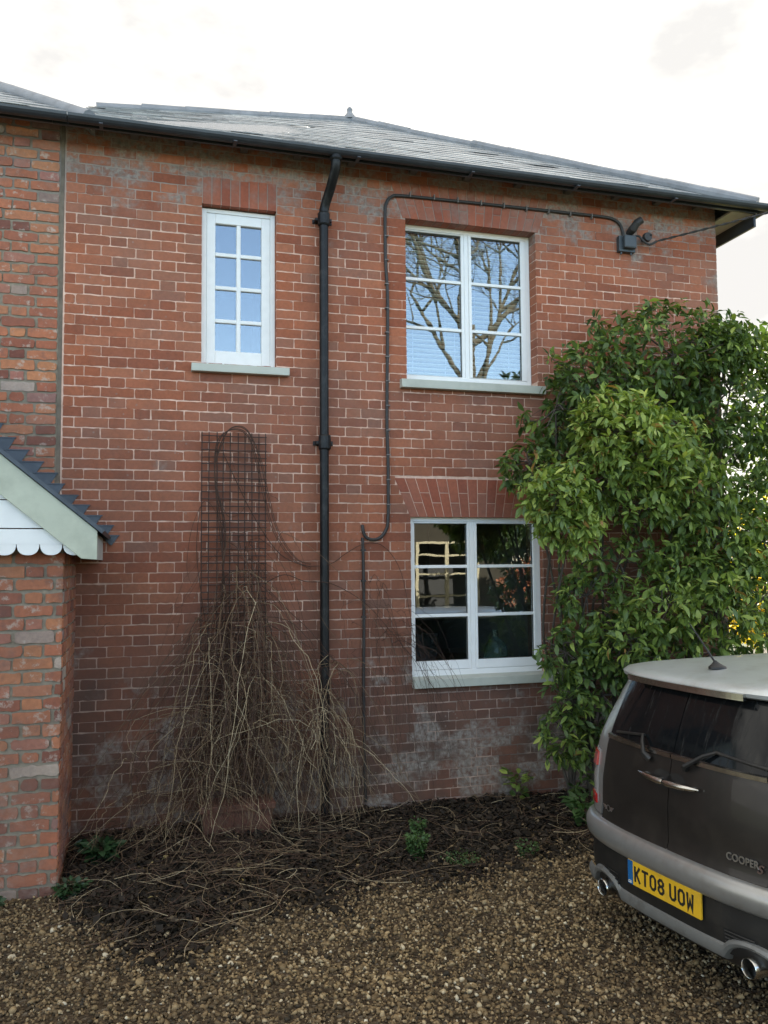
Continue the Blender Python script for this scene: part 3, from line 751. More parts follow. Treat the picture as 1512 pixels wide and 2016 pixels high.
# woody leaders up the trellis with the hoop at its top
for dx in (0, .02, -.012, .03):
    addp(hsm([(.60+dx, -.05, .1), (.62+dx, -.05, .8), (.58-dx, -.055, 1.5), (.55+dx, -.05, 2.1), (.50, -.05, 2.5), (.53+dx, -.06, 2.74), (.62, -.07, 2.83+dx*.4), (.73, -.06, 2.80+dx), (.80+dx, -.06, 2.62), (.86+dx, -.05, 2.35), (.93+dx, -.05, 2.1), (1.06+dx, -.05, 1.9), (1.2, -.05, 1.83+dx)]), .0045, .1+rs.rand()*.2)
addp(hsm([(.52, -.05, 2.72), (.50, -.05, 2.6), (.52, -.05, 2.4), (.60, -.05, 2.2), (.72, -.05, 2.3), (.62, -.06, 2.6)]), .003, .25)
addp(hsm([(.56, -.05, 2.66), (.64, -.06, 2.48), (.78, -.06, 2.2), (.95, -.05, 1.95), (1.1, -.05, 1.86), (1.22, -.05, 1.84), (1.34, -.115, 1.86), (1.46, -.05, 1.93), (1.6, -.03, 2.0), (1.75, -.03, 1.99), (1.88, -.04, 1.82), (1.95, -.06, 1.5), (1.99, -.08, 1.2), (2.06, -.10, .95), (2.08, -.10, .8)]), .0035, .12)
addp(hsm([(.45, -.05, 1.4), (.38, -.05, 1.9), (.40, -.05, 2.25), (.46, -.05, 2.3), (.55, -.05, 2.15), (.63, -.05, 1.95)]), .003, .2)
addp(hsm([(.40, -.05, 2.27), (.34, -.04, 2.1), (.31, -.04, 1.85), (.34, -.04, 1.72)]), .0022, .2)
addp(hsm([(.86, -.05, 1.72), (1.0, -.06, 1.78), (1.15, -.06, 1.73), (1.3, -.13, 1.72), (1.45, -.08, 1.66), (1.62, -.05, 1.55), (1.8, -.06, 1.35), (2.0, -.09, 1.1), (2.2, -.1, .8)]), .0035, .15)
addp(hsm([(.88, -.05, 1.68), (1.05, -.07, 1.5), (1.2, -.1, 1.35), (1.42, -.12, 1.05), (1.62, -.1, .7), (1.8, -.1, .35), (1.9, -.12, .05)]), .003, .2)
# crossing thin dark shoots on the brickwork both sides
def side_shoots(P, r, t, k):
    for q in range(k):
        i_ = rs.randint(2, len(P)-1); d = P[i_]-P[i_-1]; d = d/(np.linalg.norm(d)+1e-9); L = rs.uniform(.015, .09)
        v = d*.6+rs.randn(3)*np.array([.8, .35, .8]); v /= np.linalg.norm(v)+1e-9; n_ = 4
        Q = P[i_]+np.outer(np.linspace(0, 1, n_), v)*L+np.cumsum(rs.randn(n_, 3)*.004, 0)*(np.arange(n_) > 0)[:, None]
        Q[:, 1] = np.minimum(Q[:, 1], -.01); Q[:, 2] = np.maximum(Q[:, 2], .012); addp(Q, max(.0008, r*.6), t)
def arcp(x0, y0, z0, x1, y1, z1, rise, bow_, n=18, wob=.010):
    t = np.linspace(0, 1, n); x = x0+(x1-x0)*t**1.2+bow_*np.sin(math.pi*t); y = y0+(y1-y0)*np.sin(t*math.pi/2)
    z = z0*(1-t**1.7)+z1*t**1.7+rise*np.sin(math.pi*np.minimum(1, t*1.4))*(t < .72)
    P = np.stack([x, y, z], 1); c = np.cumsum(rs.randn(n, 3)*wob, 0); c2 = np.cumsum(np.cumsum(rs.randn(n, 3)*.0045, 0), 0); P += (c-c[0]+c2-c2[0])*np.array([1, .4, .4])
    P[:, 1] = np.minimum(P[:, 1], -.012); P[:, 2] = np.maximum(P[:, 2], .012); return P
for k in range(60):
    x0 = rs.uniform(.5, .95); z0 = rs.uniform(1.0, 2.0); side = rs.choice([-1, 1], p=[.4, .6])
    P = drape(x0, z0, x0+side*rs.uniform(.1, .75), rs.uniform(.0, .25), rs.uniform(.02, .15), zend=rs.uniform(.05, 1.2), wob=.026); r_ = rs.uniform(.0012, .0022); t_ = rs.uniform(.0, .4)
    addp(P, r_, t_); side_shoots(P, r_, t_, 4)
for k in range(30):      # right hand cluster around the thin cable and the window
    x0 = rs.uniform(1.4, 1.8); z0 = rs.uniform(1.0, 1.75)
    P = drape(x0, z0, x0+rs.uniform(-.25, .6), rs.uniform(0, .15), rs.uniform(.02, .12), zend=rs.uniform(.05, .8), wob=.03); addp(P, rs.uniform(.0012, .002), rs.uniform(.0, .35)); side_shoots(P, .0014, .2, 4)
for k in range(16):      # in front of the lower window's left
    P = drape(1.95+rs.uniform(-.15, .1), rs.uniform(1.1, 1.6), rs.uniform(2.05, 2.5), .05, rs.uniform(.08, .2), zend=rs.uniform(.1, .9), wob=.02, y0=-.07); addp(P, rs.uniform(.0012, .002), rs.uniform(.0, .25)); side_shoots(P, .0012, .15, 4)
V_, F_, T_ = tubes_np(paths, rad, 5, ton)
climber = thing('bare_climber', 'leafless climbing plant tangled over the trellis, downpipe and wall beside it', 'climbing plant', (.64, -.05, 0))
np_mesh('woody_stems', V_, F_, M_stem, climber, T_, True)
paths = []; rad = []; ton = []
for k in range(370):     # long dead stalks hanging off the trellis
    z0 = .3+1.8*rs.beta(1.15, 1.8); x0 = .66+rs.normal(0, .08+.10*max(0, 1.9-z0))
    x1 = x0+rs.normal(.02, .10+.24*z0); P = arcp(x0, -.05-rs.rand()*.06, z0, x1, -rs.uniform(.06, .28+.3*z0), rs.uniform(0, .25) if rs.rand() < .65 else z0*rs.uniform(.3, .7), rs.uniform(-.02, .14), rs.normal(0, .09))
    r_ = rs.uniform(.0011, .0025); t_ = rs.beta(1.2, 1.7); addp(P, r_, t_); side_shoots(P, r_, t_, rs.randint(0, 4))
for k in range(45):      # a few reach out low and wide
    x0 = rs.uniform(.45, .9); z0 = rs.uniform(.5, 1.3); P = arcp(x0, -.1, z0, x0+rs.choice([-1, 1])*rs.uniform(.3, .75), -rs.uniform(.1, .5), rs.uniform(0, .2), rs.uniform(0, .15), rs.normal(0, .05)); addp(P, rs.uniform(.0011, .002), rs.beta(1.2, 1.5)); side_shoots(P, .0013, .4, 3)
for k in range(85):     # bunch hanging around the pipe
    x0 = rs.normal(1.32, .08); z0 = rs.uniform(.45, 1.2)
    P = arcp(x0, -.12, z0, x0+rs.normal(.10, .17), -rs.uniform(.12, .45), rs.uniform(0, .25), rs.uniform(0, .12), rs.normal(.02, .05)); addp(P, rs.uniform(.0012, .0026), rs.beta(1.7, 1.2))
for k in range(70):      # hoops bent over
    cx, cz = rs.uniform(.25, 1.25), rs.uniform(.15, .85); rx, rz = rs.uniform(.10, .34), rs.uniform(.12, .42); th = np.linspace(rs.uniform(-.8, .5), math.pi*rs.uniform(.6, 1.2), 18); tl = rs.uniform(-.6, .6)
    P = np.stack([cx+rx*np.cos(th)+tl*rz*np.sin(th)*.4, -rs.uniform(.06, .4)+.03*np.sin(th*3), cz+rz*np.sin(th)], 1)+np.cumsum(rs.randn(18, 3)*.009, 0); P[:, 2] = np.maximum(P[:, 2], .02); P[:, 1] = np.minimum(P[:, 1], -.02)
    addp(P, rs.uniform(.0012, .0026), rs.uniform(.2, 1))
for k in range(150):     # kinked dark side shoots and tendrils
    x0 = rs.normal(.78, .36); z0 = abs(rs.normal(.5, .5))+.05; a = rs.uniform(0, 6.28); n_ = 8; P = np.cumsum(np.stack([np.cos(a+rs.randn(n_)*.8), rs.randn(n_)*.25, np.sin(a+rs.randn(n_)*.8)-.2], 1)*rs.uniform(.02, .055), 0)+np.array([x0, -rs.uniform(.05, .3), z0]); P[:, 1] = np.minimum(P[:, 1], -.015); P[:, 2] = np.maximum(P[:, 2], .02)
    addp(P, rs.uniform(.0009, .0018), rs.uniform(0, .6))
for k in range(80):      # sprawling at the left foot
    x0 = rs.uniform(-.15, .5); z0 = rs.uniform(.1, .6); P = arcp(x0, -rs.uniform(.08, .4), z0, x0+rs.normal(0, .25), -rs.uniform(.3, .8), .03, rs.uniform(0, .08), rs.normal(0, .06)); addp(P, rs.uniform(.001, .0022), rs.beta(1.3, 1.5)); side_shoots(P, .001, .3, 2)
rad = [q*1.25 for q in rad]
V_, F_, T_ = tubes_np(paths, rad, 5, ton)
np_mesh('dead_stalks', V_, F_, M_stem, climber, T_, True)

# ------------------------------------------------------------------ ground
def bed_edge(x):      # y of the front edge of the planting bed
    pts = [(-.45, -.96), (-.3, -1.45), (-.05, -1.80), (.26, -1.86), (.55, -1.62), (.80, -1.42), (1.5, -1.33), (2.16, -1.26), (2.95, -1.0), (4.2, -.8), (9, -.8)]
    return np.interp(x, [p[0] for p in pts], [p[1] for p in pts])
def ground_z(x, y):
    d = y-bed_edge(x)       # >0 inside the bed
    inside = np.clip(d/.5, 0, 1)*(x > -.45)
    z = .035*inside*inside*(3-2*inside)+.008*np.sin(x*3.1+1)*np.cos(y*2.7)+.005*np.sin(x*7.3)*np.sin(y*6.1)
    z = z+.012*np.exp(-((x-.35)**2/.35+(y+1.2)**2/.12))+.010*inside*np.sin(x*13+np.sin(y*9))*np.sin(y*15+1.3*x)
    return z*(np.abs(x) < 8)*(y < 0)
nx, ny = 260, 160
gx = np.linspace(-4, 9, nx); gy = np.linspace(-8, 0.0, ny)
X, Y = np.meshgrid(gx, gy); Z = ground_z(X, Y)
V_ = np.stack([X, Y, Z], -1).reshape(-1, 3); i = np.arange(ny-1)[:, None]*nx; k = np.arange(nx-1)[None]
F_ = np.stack([i+k, i+k+1, i+k+nx+1, i+k+nx], -1).reshape(-1, 4)
t = MT('gravel_and_soil'); 
vor = t.n('ShaderNodeTexVoronoi'); vor.inputs['Scale'].default_value = 62; t.l(t.P(), vor.inputs[0])
cg = t.ramp(t.math('FRACT', t.math('MULTIPLY', vor.outputs['Color'], 3.0)), [(0, (.07, .05, .03)), (.5, (.13, .09, .055)), (.85, (.22, .16, .10)), (1, (.36, .30, .22))])
t.col(t.mix(.6, cg, (.03, .024, .017), 'MIX')); t.set(rough=.95, spec=.1); t.bump(vor.outputs['Distance'], .8, .02)
M_gravelbase = t.m
g = np_mesh('gravel_drive', V_, F_, M_gravelbase, smooth=True); g['kind'] = 'structure'
mb = MB(); BIG = 400
mb.box((-BIG, -BIG, -.06), (BIG, BIG, -.02)); 
t = MT('far_ground'); t.col(t.ramp(t.noise(.3, 6), [(.35, (.10, .085, .06)), (.6, (.06, .09, .035))])); t.set(rough=.95)
gf = mb.build('ground', t.m); gf['kind'] = 'structure'
# stones
def ico():
    ph = (1+5**.5)/2
    v = np.array([(-1, ph, 0), (1, ph, 0), (-1, -ph, 0), (1, -ph, 0), (0, -1, ph), (0, 1, ph), (0, -1, -ph), (0, 1, -ph), (ph, 0, -1), (ph, 0, 1), (-ph, 0, -1), (-ph, 0, 1)], float)
    v /= np.linalg.norm(v[0])
    f = np.array([(0,11,5),(0,5,1),(0,1,7),(0,7,10),(0,10,11),(1,5,9),(5,11,4),(11,10,2),(10,7,6),(7,1,8),(3,9,4),(3,4,2),(3,2,6),(3,6,8),(3,8,9),(4,9,5),(2,4,11),(6,2,10),(8,6,7),(9,8,1)])
    return v, f
iv, if_ = ico()
def scatter(pts, sizes, seed, flat=(.55, .9)):
    r = np.random.RandomState(seed); n = len(pts)
    tm = r.randn(24, 12, 3)*.23+iv[None]         # 24 stone shapes
    s = tm[r.randint(0, 24, n)]
    sc = np.stack([r.uniform(.75, 1.3, n), r.uniform(.7, 1.1, n), r.uniform(*flat, n)], 1)*sizes[:, None]
    s = s*sc[:, None, :]
    # random rotation: tilt then spin
    q = r.randn(n, 4); q[:, 1:3] *= .45; q /= np.linalg.norm(q, axis=1, keepdims=True)
    w_, x_, y_, z_ = q.T
    Rm = np.stack([1-2*(y_*y_+z_*z_), 2*(x_*y_-z_*w_), 2*(x_*z_+y_*w_), 2*(x_*y_+z_*w_), 1-2*(x_*x_+z_*z_), 2*(y_*z_-x_*w_), 2*(x_*z_-y_*w_), 2*(y_*z_+x_*w_), 1-2*(x_*x_+y_*y_)], -1).reshape(n, 3, 3)
    s = np.einsum('nij,nkj->nki', Rm, s)+pts[:, None, :]
    V = s.reshape(-1, 3); F = (if_[None]+(np.arange(n)*12)[:, None, None]).reshape(-1, 3)
    tone = np.repeat(np.clip(r.beta(1.6, 2.0, n), 0, 1), 20)
    return V, F, tone
M_stone = ramp_attr_mat('flint_gravel_stone', [(0, (.028, .022, .014)), (.25, (.10, .068, .034)), (.5, (.20, .138, .068)), (.72, (.32, .23, .12)), (.88, (.46, .37, .23)), (1, (.66, .60, .46))], .75, 60, .45, .35)
r = np.random.RandomState(5)
def cand(n, xa, xb, ya, yb):
    return np.stack([r.uniform(xa, xb, n), r.uniform(ya, yb, n)], 1)
p = cand(95000, -1.5, 4.6, -3.9, -.02)
# keep what the drive shows, thin out inside the bed, denser close to the camera
d = p[:, 1]-bed_edge(p[:, 0]); nearwall = (p[:, 0] > -.42) | (p[:, 1] < -.96)
edge_n = .10*np.sin(p[:, 0]*9)+.07*np.sin(p[:, 0]*23+p[:, 1]*5)
keep = (r.rand(len(p)) < np.clip(1-(d+edge_n*1.6+.10)*2.4, .07, 1)) & nearwall
# visible wedge only
keep &= (p[:, 0] > -.25*(p[:, 1]+6.1)-.15) & (p[:, 0] < .95*(p[:, 1]+6.1)+.5)
p = p[keep]
sz = np.clip(r.lognormal(math.log(.0075), .34, len(p)), .005, .021)
zz = ground_z(p[:, 0], p[:, 1])+r.uniform(-.003, .009, len(p))
V_, F_, T_ = scatter(np.column_stack([p, zz]), sz, 3)
st = np_mesh('gravel_stones', V_, F_, M_stone, tone=T_); tag(st, 'loose brown and buff gravel stones covering the drive', 'gravel', kind='stuff')
# coarser fill over the rest of the drive
p = cand(52000, -3.2, 5.0, -6.5, -.97)
p = p[~((p[:, 0] > -.25*(p[:, 1]+6.1)-.15) & (p[:, 0] > -1.5) & (p[:, 0] < .95*(p[:, 1]+6.1)+.5) & (p[:, 1] > -3.9)) & (p[:, 1] < bed_edge(p[:, 0]))]
V_, F_, T_ = scatter(np.column_stack([p, ground_z(p[:, 0], p[:, 1])+.002]), r.uniform(.009, .016, len(p)), 4)
st2 = np_mesh('gravel_stones', V_, F_, M_stone, tone=T_); tag(st2, 'loose gravel stones on the drive beyond the house front', 'gravel', kind='stuff')
# soil crumbs and leaf litter in the bed
p = cand(52000, -.42, 5.2, -2.1, -.01)
d = p[:, 1]-bed_edge(p[:, 0]); edge_n = .12*np.sin(p[:, 0]*7+1)+.06*np.sin(p[:, 0]*19+p[:, 1]*7)
keep = (r.rand(len(p)) < np.clip((d+edge_n+.25)*1.9, 0, 1)); p = p[keep]
M_soilc = ramp_attr_mat('dark_soil_crumb', [(0, (.012, .010, .008)), (.5, (.027, .021, .015)), (.85, (.05, .039, .027)), (1, (.10, .078, .05))], .95, 40, .4, .15)
V_, F_, T_ = scatter(np.column_stack([p, ground_z(p[:, 0], p[:, 1])+r.uniform(-.004, .014, len(p))]), r.lognormal(math.log(.009), .45, len(p)).clip(.004, .035), 6)
s0 = np_mesh('soil', V_, F_, M_soilc, tone=T_); tag(s0, 'dark crumbly soil of the bed under the wall', 'soil', kind='stuff')
def flakes(n, xa, xb, seed, size=(.012, .035)):
    r = np.random.RandomState(seed); P = np.stack([r.uniform(xa, xb, n), r.uniform(-2.0, -.02, n)], 1)
    d = P[:, 1]-bed_edge(P[:, 0])+.10*np.sin(P[:, 0]*8); P = P[(d > -.12) & (r.rand(n) < np.clip((d+.15)*3, 0, 1))]; n = len(P)
    zz = ground_z(P[:, 0], P[:, 1])+r.uniform(.004, .03, n)
    a = r.uniform(0, 6.28, n); L = r.uniform(*size, n); Wd = L*r.uniform(.3, .6, n); c, s = np.cos(a), np.sin(a)
    base = np.array([(-1, 0, 0), (0, -1, .25), (1, 0, 0), (0, 1, .25)], float)
    v = base[None]*np.stack([L, Wd, L], 1)[:, None, :]*np.array([1, 1, 1.])
    tl = r.randn(n, 1)*.4; x = v[..., 0]*c[:, None]-v[..., 1]*s[:, None]; y = v[..., 0]*s[:, None]+v[..., 1]*c[:, None]; z = v[..., 2]+x*tl+y*r.randn(n, 1)*.4
    V = np.stack([x+P[:, :1], y+P[:, 1:], z+zz[:, None]], -1).reshape(-1, 3)
    F = np.array([[0, 1, 2, 3]])+np.arange(n)[:, None]*4
    return V, F, np.clip(r.beta(1.2, 2.2, n), 0, 1)
M_litter = ramp_attr_mat('dead_leaf', [(0, (.012, .010, .008)), (.45, (.03, .022, .015)), (.75, (.07, .05, .03)), (.93, (.18, .14, .085)), (1, (.5, .4, .1))], .8, 40, .4)
V_, F_, T_ = flakes(14000, -.42, 5.0, 8); lf = np_mesh('leaf_litter', V_, F_, M_litter, tone=T_); tag(lf, 'brown dead leaves scattered over the dark bed', 'leaf litter', kind='stuff')
# twigs lying on the bed
paths = []; rad = []; ton = []
for k in range(900):
    x = rs.uniform(-.35, 3.6) if rs.rand() < .4 else rs.normal(.55, .55); x = float(np.clip(x, -.4, 4)); y = rs.uniform(bed_edge(x)-.08, -.05)
    L = rs.uniform(.06, .38)*(1.0 if x < 1.6 else 1.2); a = rs.normal(0, .9) if rs.rand() < .5 else rs.uniform(0, 3.1); m = 7
    tt = np.linspace(-.5, .5, m); cur = rs.normal(0, 1.3)
    P = np.stack([x+np.cos(a)*L*tt+cur*L*tt**2*np.sin(a), y+np.sin(a)*L*tt-cur*L*tt**2*np.cos(a), np.zeros(m)], 1)
    P[:, :2] += np.cumsum(rs.randn(m, 2)*.006, 0); P[:, 1] = np.minimum(P[:, 1], -.01)
    heap = .045*math.exp(-((x-.35)**2/.5+(y+1.1)**2/.25))
    P[:, 2] = ground_z(P[:, 0], P[:, 1])+.012+abs(rs.normal(0, .018))+heap*rs.rand()+(tt+.5)*rs.uniform(-.01, .06)
    addp(P, rs.uniform(.0009, .0026), rs.beta(1.5, 1.8))
V_, F_, T_ = tubes_np(paths, rad, 4, ton); tw = np_mesh('fallen_twigs', V_, F_, M_stem, None, T_, True); tag(tw, 'tangle of dead twigs and stalks lying over the bed', 'twigs', kind='stuff')

# ------------------------------------------------------------------ leaves
def leaf_mesh(P, D, L, seed, width=.42, fold=.25, droop=.35, up=None):
    """P (n,3) leaf bases, D (n,3) unit directions, L (n) lengths: each leaf 6 quads-ish"""
    r = np.random.RandomState(seed); n = len(P)
    upv = np.array([0, 0, 1.])+r.randn(n, 3)*.45 if up is None else up+r.randn(n, 3)*.4
    S = np.cross(D, upv); S /= (np.linalg.norm(S, axis=1, keepdims=True)+1e-9); Nn = np.cross(S, D)
    prof = [(0, .0, 0), (.22, .62, 0), (.5, 1., 0), (.78, .66, 0), (1., 0.02, 0)]
    rows = []
    wd = width*L*.5*r.uniform(.8, 1.15, n); dr = droop*r.uniform(.3, 1.5, n)
    for t_, w_, _ in prof:
        c = P+D*(L*t_)[:, None]-Nn*(L*dr*t_*t_)[:, None]
        lift = Nn*(wd*w_*fold)[:, None]
        rows.append(np.stack([c-S*(wd*w_)[:, None]+lift, c, c+S*(wd*w_)[:, None]+lift], 1))
    V = np.stack(rows, 1).reshape(n, 15, 3)
    f = []
    for i in range(4):
        for j in range(2): f.append((i*3+j, i*3+j+1, (i+1)*3+j+1, (i+1)*3+j))
    F = (np.array(f)[None]+(np.arange(n)*15)[:, None, None]).reshape(-1, 4)
    return V.reshape(-1, 3), F, 8
def leaf_mat(name, stops, rough=.35, trans=.25):
    t = MT(name); c = t.ramp(t.attr(), stops); c = t.mix(.35, c, t.ramp(t.noise(14, 3), [(.3, (.7, .75, .7)), (.7, (1.25, 1.2, 1.1))]), 'MULTIPLY')
    t.col(c); t.set(rough=rough, spec=.45)
    tl = t.n('ShaderNodeBsdfTranslucent'); t.l(t.mix(1., c, (1.5, 1.6, .7), 'MULTIPLY'), tl.inputs[0])
    mx = t.n('ShaderNodeMixShader'); mx.inputs[0].default_value = trans; t.l(t.b.outputs[0], mx.inputs[1]); t.l(tl.outputs[0], mx.inputs[2]); t.l(mx.outputs[0], t.out.inputs[0])
    return t.m
M_cam = leaf_mat('glossy_evergreen_leaf', [(0, (.038, .068, .022)), (.4, (.095, .15, .038)), (.7, (.25, .33, .065)), (.93, (.42, .47, .12)), (.98, (.25, .26, .06)), (1, (.36, .2, .07))], .46, .25)
M_bark = plain('shrub_bark', (.07, .055, .042), .85, var=.3, vs=20, bump=.3)
ELL = [  # centre, radii, rosettes, tone shift
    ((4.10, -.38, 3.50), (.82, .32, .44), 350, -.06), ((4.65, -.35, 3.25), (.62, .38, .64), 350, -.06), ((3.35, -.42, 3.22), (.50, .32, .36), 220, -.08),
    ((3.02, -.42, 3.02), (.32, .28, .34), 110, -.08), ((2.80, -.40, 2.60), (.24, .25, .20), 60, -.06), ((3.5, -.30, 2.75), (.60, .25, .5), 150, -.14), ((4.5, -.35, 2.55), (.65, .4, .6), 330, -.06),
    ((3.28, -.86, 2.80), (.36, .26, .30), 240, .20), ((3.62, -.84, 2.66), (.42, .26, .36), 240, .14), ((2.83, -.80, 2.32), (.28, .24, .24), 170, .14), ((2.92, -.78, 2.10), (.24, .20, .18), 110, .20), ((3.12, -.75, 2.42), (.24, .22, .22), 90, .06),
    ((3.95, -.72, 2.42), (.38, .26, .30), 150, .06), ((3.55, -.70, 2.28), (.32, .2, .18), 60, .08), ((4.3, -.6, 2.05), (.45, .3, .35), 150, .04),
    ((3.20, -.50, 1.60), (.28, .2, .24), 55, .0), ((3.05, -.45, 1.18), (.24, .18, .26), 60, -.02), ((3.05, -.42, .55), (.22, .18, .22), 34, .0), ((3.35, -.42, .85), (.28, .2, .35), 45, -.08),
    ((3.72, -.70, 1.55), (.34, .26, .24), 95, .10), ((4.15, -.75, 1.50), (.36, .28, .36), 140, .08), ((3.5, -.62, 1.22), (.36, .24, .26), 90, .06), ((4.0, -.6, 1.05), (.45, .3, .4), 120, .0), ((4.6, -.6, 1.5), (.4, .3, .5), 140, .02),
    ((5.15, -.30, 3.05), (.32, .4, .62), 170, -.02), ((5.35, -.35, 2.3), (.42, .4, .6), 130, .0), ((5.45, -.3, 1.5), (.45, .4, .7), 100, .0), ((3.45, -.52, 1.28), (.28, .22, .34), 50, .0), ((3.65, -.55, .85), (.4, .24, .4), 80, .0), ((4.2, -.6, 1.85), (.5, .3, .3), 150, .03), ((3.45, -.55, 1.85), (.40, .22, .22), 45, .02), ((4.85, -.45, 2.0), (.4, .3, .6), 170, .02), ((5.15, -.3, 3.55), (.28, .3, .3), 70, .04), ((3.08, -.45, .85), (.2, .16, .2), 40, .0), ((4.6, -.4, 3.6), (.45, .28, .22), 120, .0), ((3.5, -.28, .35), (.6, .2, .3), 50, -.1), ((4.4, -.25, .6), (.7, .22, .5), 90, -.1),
]
shrub = thing('evergreen_shrub', 'large glossy leaved evergreen shrub growing against the wall at the right', 'shrub', (3.6, -.3, 0))
rb = np.random.RandomState(21)
ros = []; tsh = []; outd = []
for c, rr, n, ts in ELL:
    c = np.array(c); rr = np.array(rr)
    u = rb.randn(n, 3); u /= np.linalg.norm(u, axis=1, keepdims=True); rad_ = rb.uniform(.45, 1.1, n)**.6
    q = c+u*rr*rad_[:, None]; q[:, 1] = np.minimum(q[:, 1], -.06) if c[0] < 4.7 else q[:, 1]
    ros.append(q); tsh.append(np.full(n, ts)); outd.append(u)
ros = np.concatenate(ros); tsh = np.concatenate(tsh); outd = np.concatenate(outd)
ok = ~((ros[:, 0] > 1.9) & (ros[:, 0] < 3.02) & (ros[:, 2] > 2.98) & (ros[:, 2] < 4.6)) & ~((ros[:, 1] > -.04) & (ros[:, 0] < 4.9)); ros, tsh, outd = ros[ok], tsh[ok], outd[ok]
ax_ = outd*.7+np.array([0, -.35, .15])+rb.randn(*outd.shape)*.35; ax_ /= np.linalg.norm(ax_, axis=1, keepdims=True)
LP, LD, LL, LT = [], [], [], []
for k in range(9):
    keep = rb.rand(len(ros)) < (1. if k < 6 else .55)
    m = keep.sum(); A_ = ax_[keep]
    th = rb.uniform(0, 6.28, m); t1 = np.cross(A_, [0, 0, 1.0]); t1 /= (np.linalg.norm(t1, axis=1, keepdims=True)+1e-6); t2_ = np.cross(A_, t1)
    side = t1*np.cos(th)[:, None]+t2_*np.sin(th)[:, None]
    D_ = A_*rb.uniform(.1, .7, m)[:, None]+side+np.array([0, 0, -.30]); D_ /= np.linalg.norm(D_, axis=1, keepdims=True)
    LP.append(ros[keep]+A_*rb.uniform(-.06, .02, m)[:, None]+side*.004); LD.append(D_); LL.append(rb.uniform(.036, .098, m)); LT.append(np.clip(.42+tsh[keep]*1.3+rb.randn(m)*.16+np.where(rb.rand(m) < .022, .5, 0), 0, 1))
LP, LD, LL, LT = map(np.concatenate, (LP, LD, LL, LT))
LP[:, 1] = np.where(LP[:, 0] < 4.84, np.minimum(LP[:, 1], -.03), LP[:, 1])
V_, F_, kf = leaf_mesh(LP, LD, LL, 2)
vv = V_.reshape(-1, 3); inside = (vv[:, 0] < 4.86) & (vv[:, 1] > -.012); vv[inside, 1] = -.012
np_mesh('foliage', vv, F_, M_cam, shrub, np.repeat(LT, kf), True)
# wood: stems from the ground to the lumps, twigs to the rosettes
paths = []; rad = []; ton = []
roots = [(3.35, -.25, 0), (3.6, -.3, 0), (3.8, -.22, 0), (4.3, -.3, 0), (5.2, -.3, 0), (3.2, -.2, 0)]
for c, rr, n, ts in ELL:
    rt0 = min(roots, key=lambda q: abs(q[0]-c[0])+random.random()*.3)
    mid = ((rt0[0]*.6+c[0]*.4)+rb.uniform(-.08, .08), -.22+rb.uniform(-.06, .06), c[2]*.55)
    addp(hsm([rt0, (rt0[0]+rb.uniform(-.05, .05), -.22, c[2]*.3), mid, c], 8), .016, .3)
    for k in range(9):
        u = rb.randn(3); u /= np.linalg.norm(u); e = np.array(c)+u*np.array(rr)*.85; e[1] = min(e[1], -.05)
        addp(hsm([c, (np.array(c)+e)/2+rb.randn(3)*.03, e], 5), .006, .35)
tips = rb.choice(len(ros), 900, replace=False)
cs = np.array([e[0] for e in ELL])
for i_ in tips:
    e = ros[i_]; c = cs[np.argmin(np.linalg.norm(cs-e, axis=1))]; s0_ = e+(c-e)*.55+rb.randn(3)*.03; s0_[1] = min(s0_[1], -.03)
    addp(hsm([s0_, (s0_+e)/2+rb.randn(3)*.012, e], 3), .0024, .4)
V_, F_, T_ = tubes_np(paths, rad, 5, ton); np_mesh('branches', V_, F_, M_bark, shrub, T_, True)

def small_plant(name, label, cx, cy, h, w_, n, mat, seed, L=(.012, .03), group=None, parent=None):
    r = np.random.RandomState(seed); t0 = thing(name, label, 'plant', (cx, cy, 0), group=group)
    z0 = float(ground_z(np.array([cx]), np.array([cy]))[0])
    tt = r.rand(n)**.7; a = r.uniform(0, 6.28, n); rd = w_*np.sqrt(r.rand(n))*(.35+.65*tt)
    P = np.stack([cx+rd*np.cos(a), cy+rd*np.sin(a), z0+h*tt], 1)
    D_ = np.stack([np.cos(a), np.sin(a), r.uniform(-.1, .9, n)], 1)+r.randn(n, 3)*.4; D_ /= np.linalg.norm(D_, axis=1, keepdims=True)
    V, F, kf = leaf_mesh(P, D_, r.uniform(*L, n), seed, width=.6)
    np_mesh('leaves', V, F, mat, t0, np.repeat(np.clip(r.normal(.5, .2, n), 0, 1), kf), True)
    ps = []
    for k in range(max(5, n//60)):
        a = r.uniform(0, 6.28); e = (cx+w_*.7*math.cos(a)*r.rand(), cy+w_*.7*math.sin(a)*r.rand(), z0+h*r.uniform(.6, 1)); ps.append(hsm([(cx, cy, z0-.01), ((cx+e[0])/2+.01, (cy+e[1])/2, z0+h*.4), e], 4))
    V, F, T_ = tubes_np(ps, [.0018]*len(ps), 4, [.3]*len(ps)); np_mesh('stems', V, F, M_stem, t0, T_)
    return t0
M_herb = leaf_mat('fresh_green_herb_leaf', [(0, (.03, .06, .02)), (.5, (.06, .12, .04)), (1, (.11, .19, .06))], .5, .3)
M_dgreen = leaf_mat('dark_green_leaf', [(0, (.012, .03, .012)), (1, (.035, .08, .03))], .45, .2)
small_plant('weed', 'bushy bright green plant at the front of the bed, the tallest of the weeds', 1.66, -1.06, .15, .072, 700, M_herb, 1)
small_plant('weed', 'small green plant just behind the tallest weed', 1.78, -.72, .11, .06, 250, M_herb, 2)
small_plant('weed', 'low feathery green weed to the front right of the tallest weed', 1.92, -1.15, .05, .13, 420, M_herb, 3, (.008, .02))
small_plant('weed', 'sparse green tuft on the gravel edge nearest the car bumper', 2.36, -1.17, .09, .08, 170, M_herb, 4, (.01, .024))
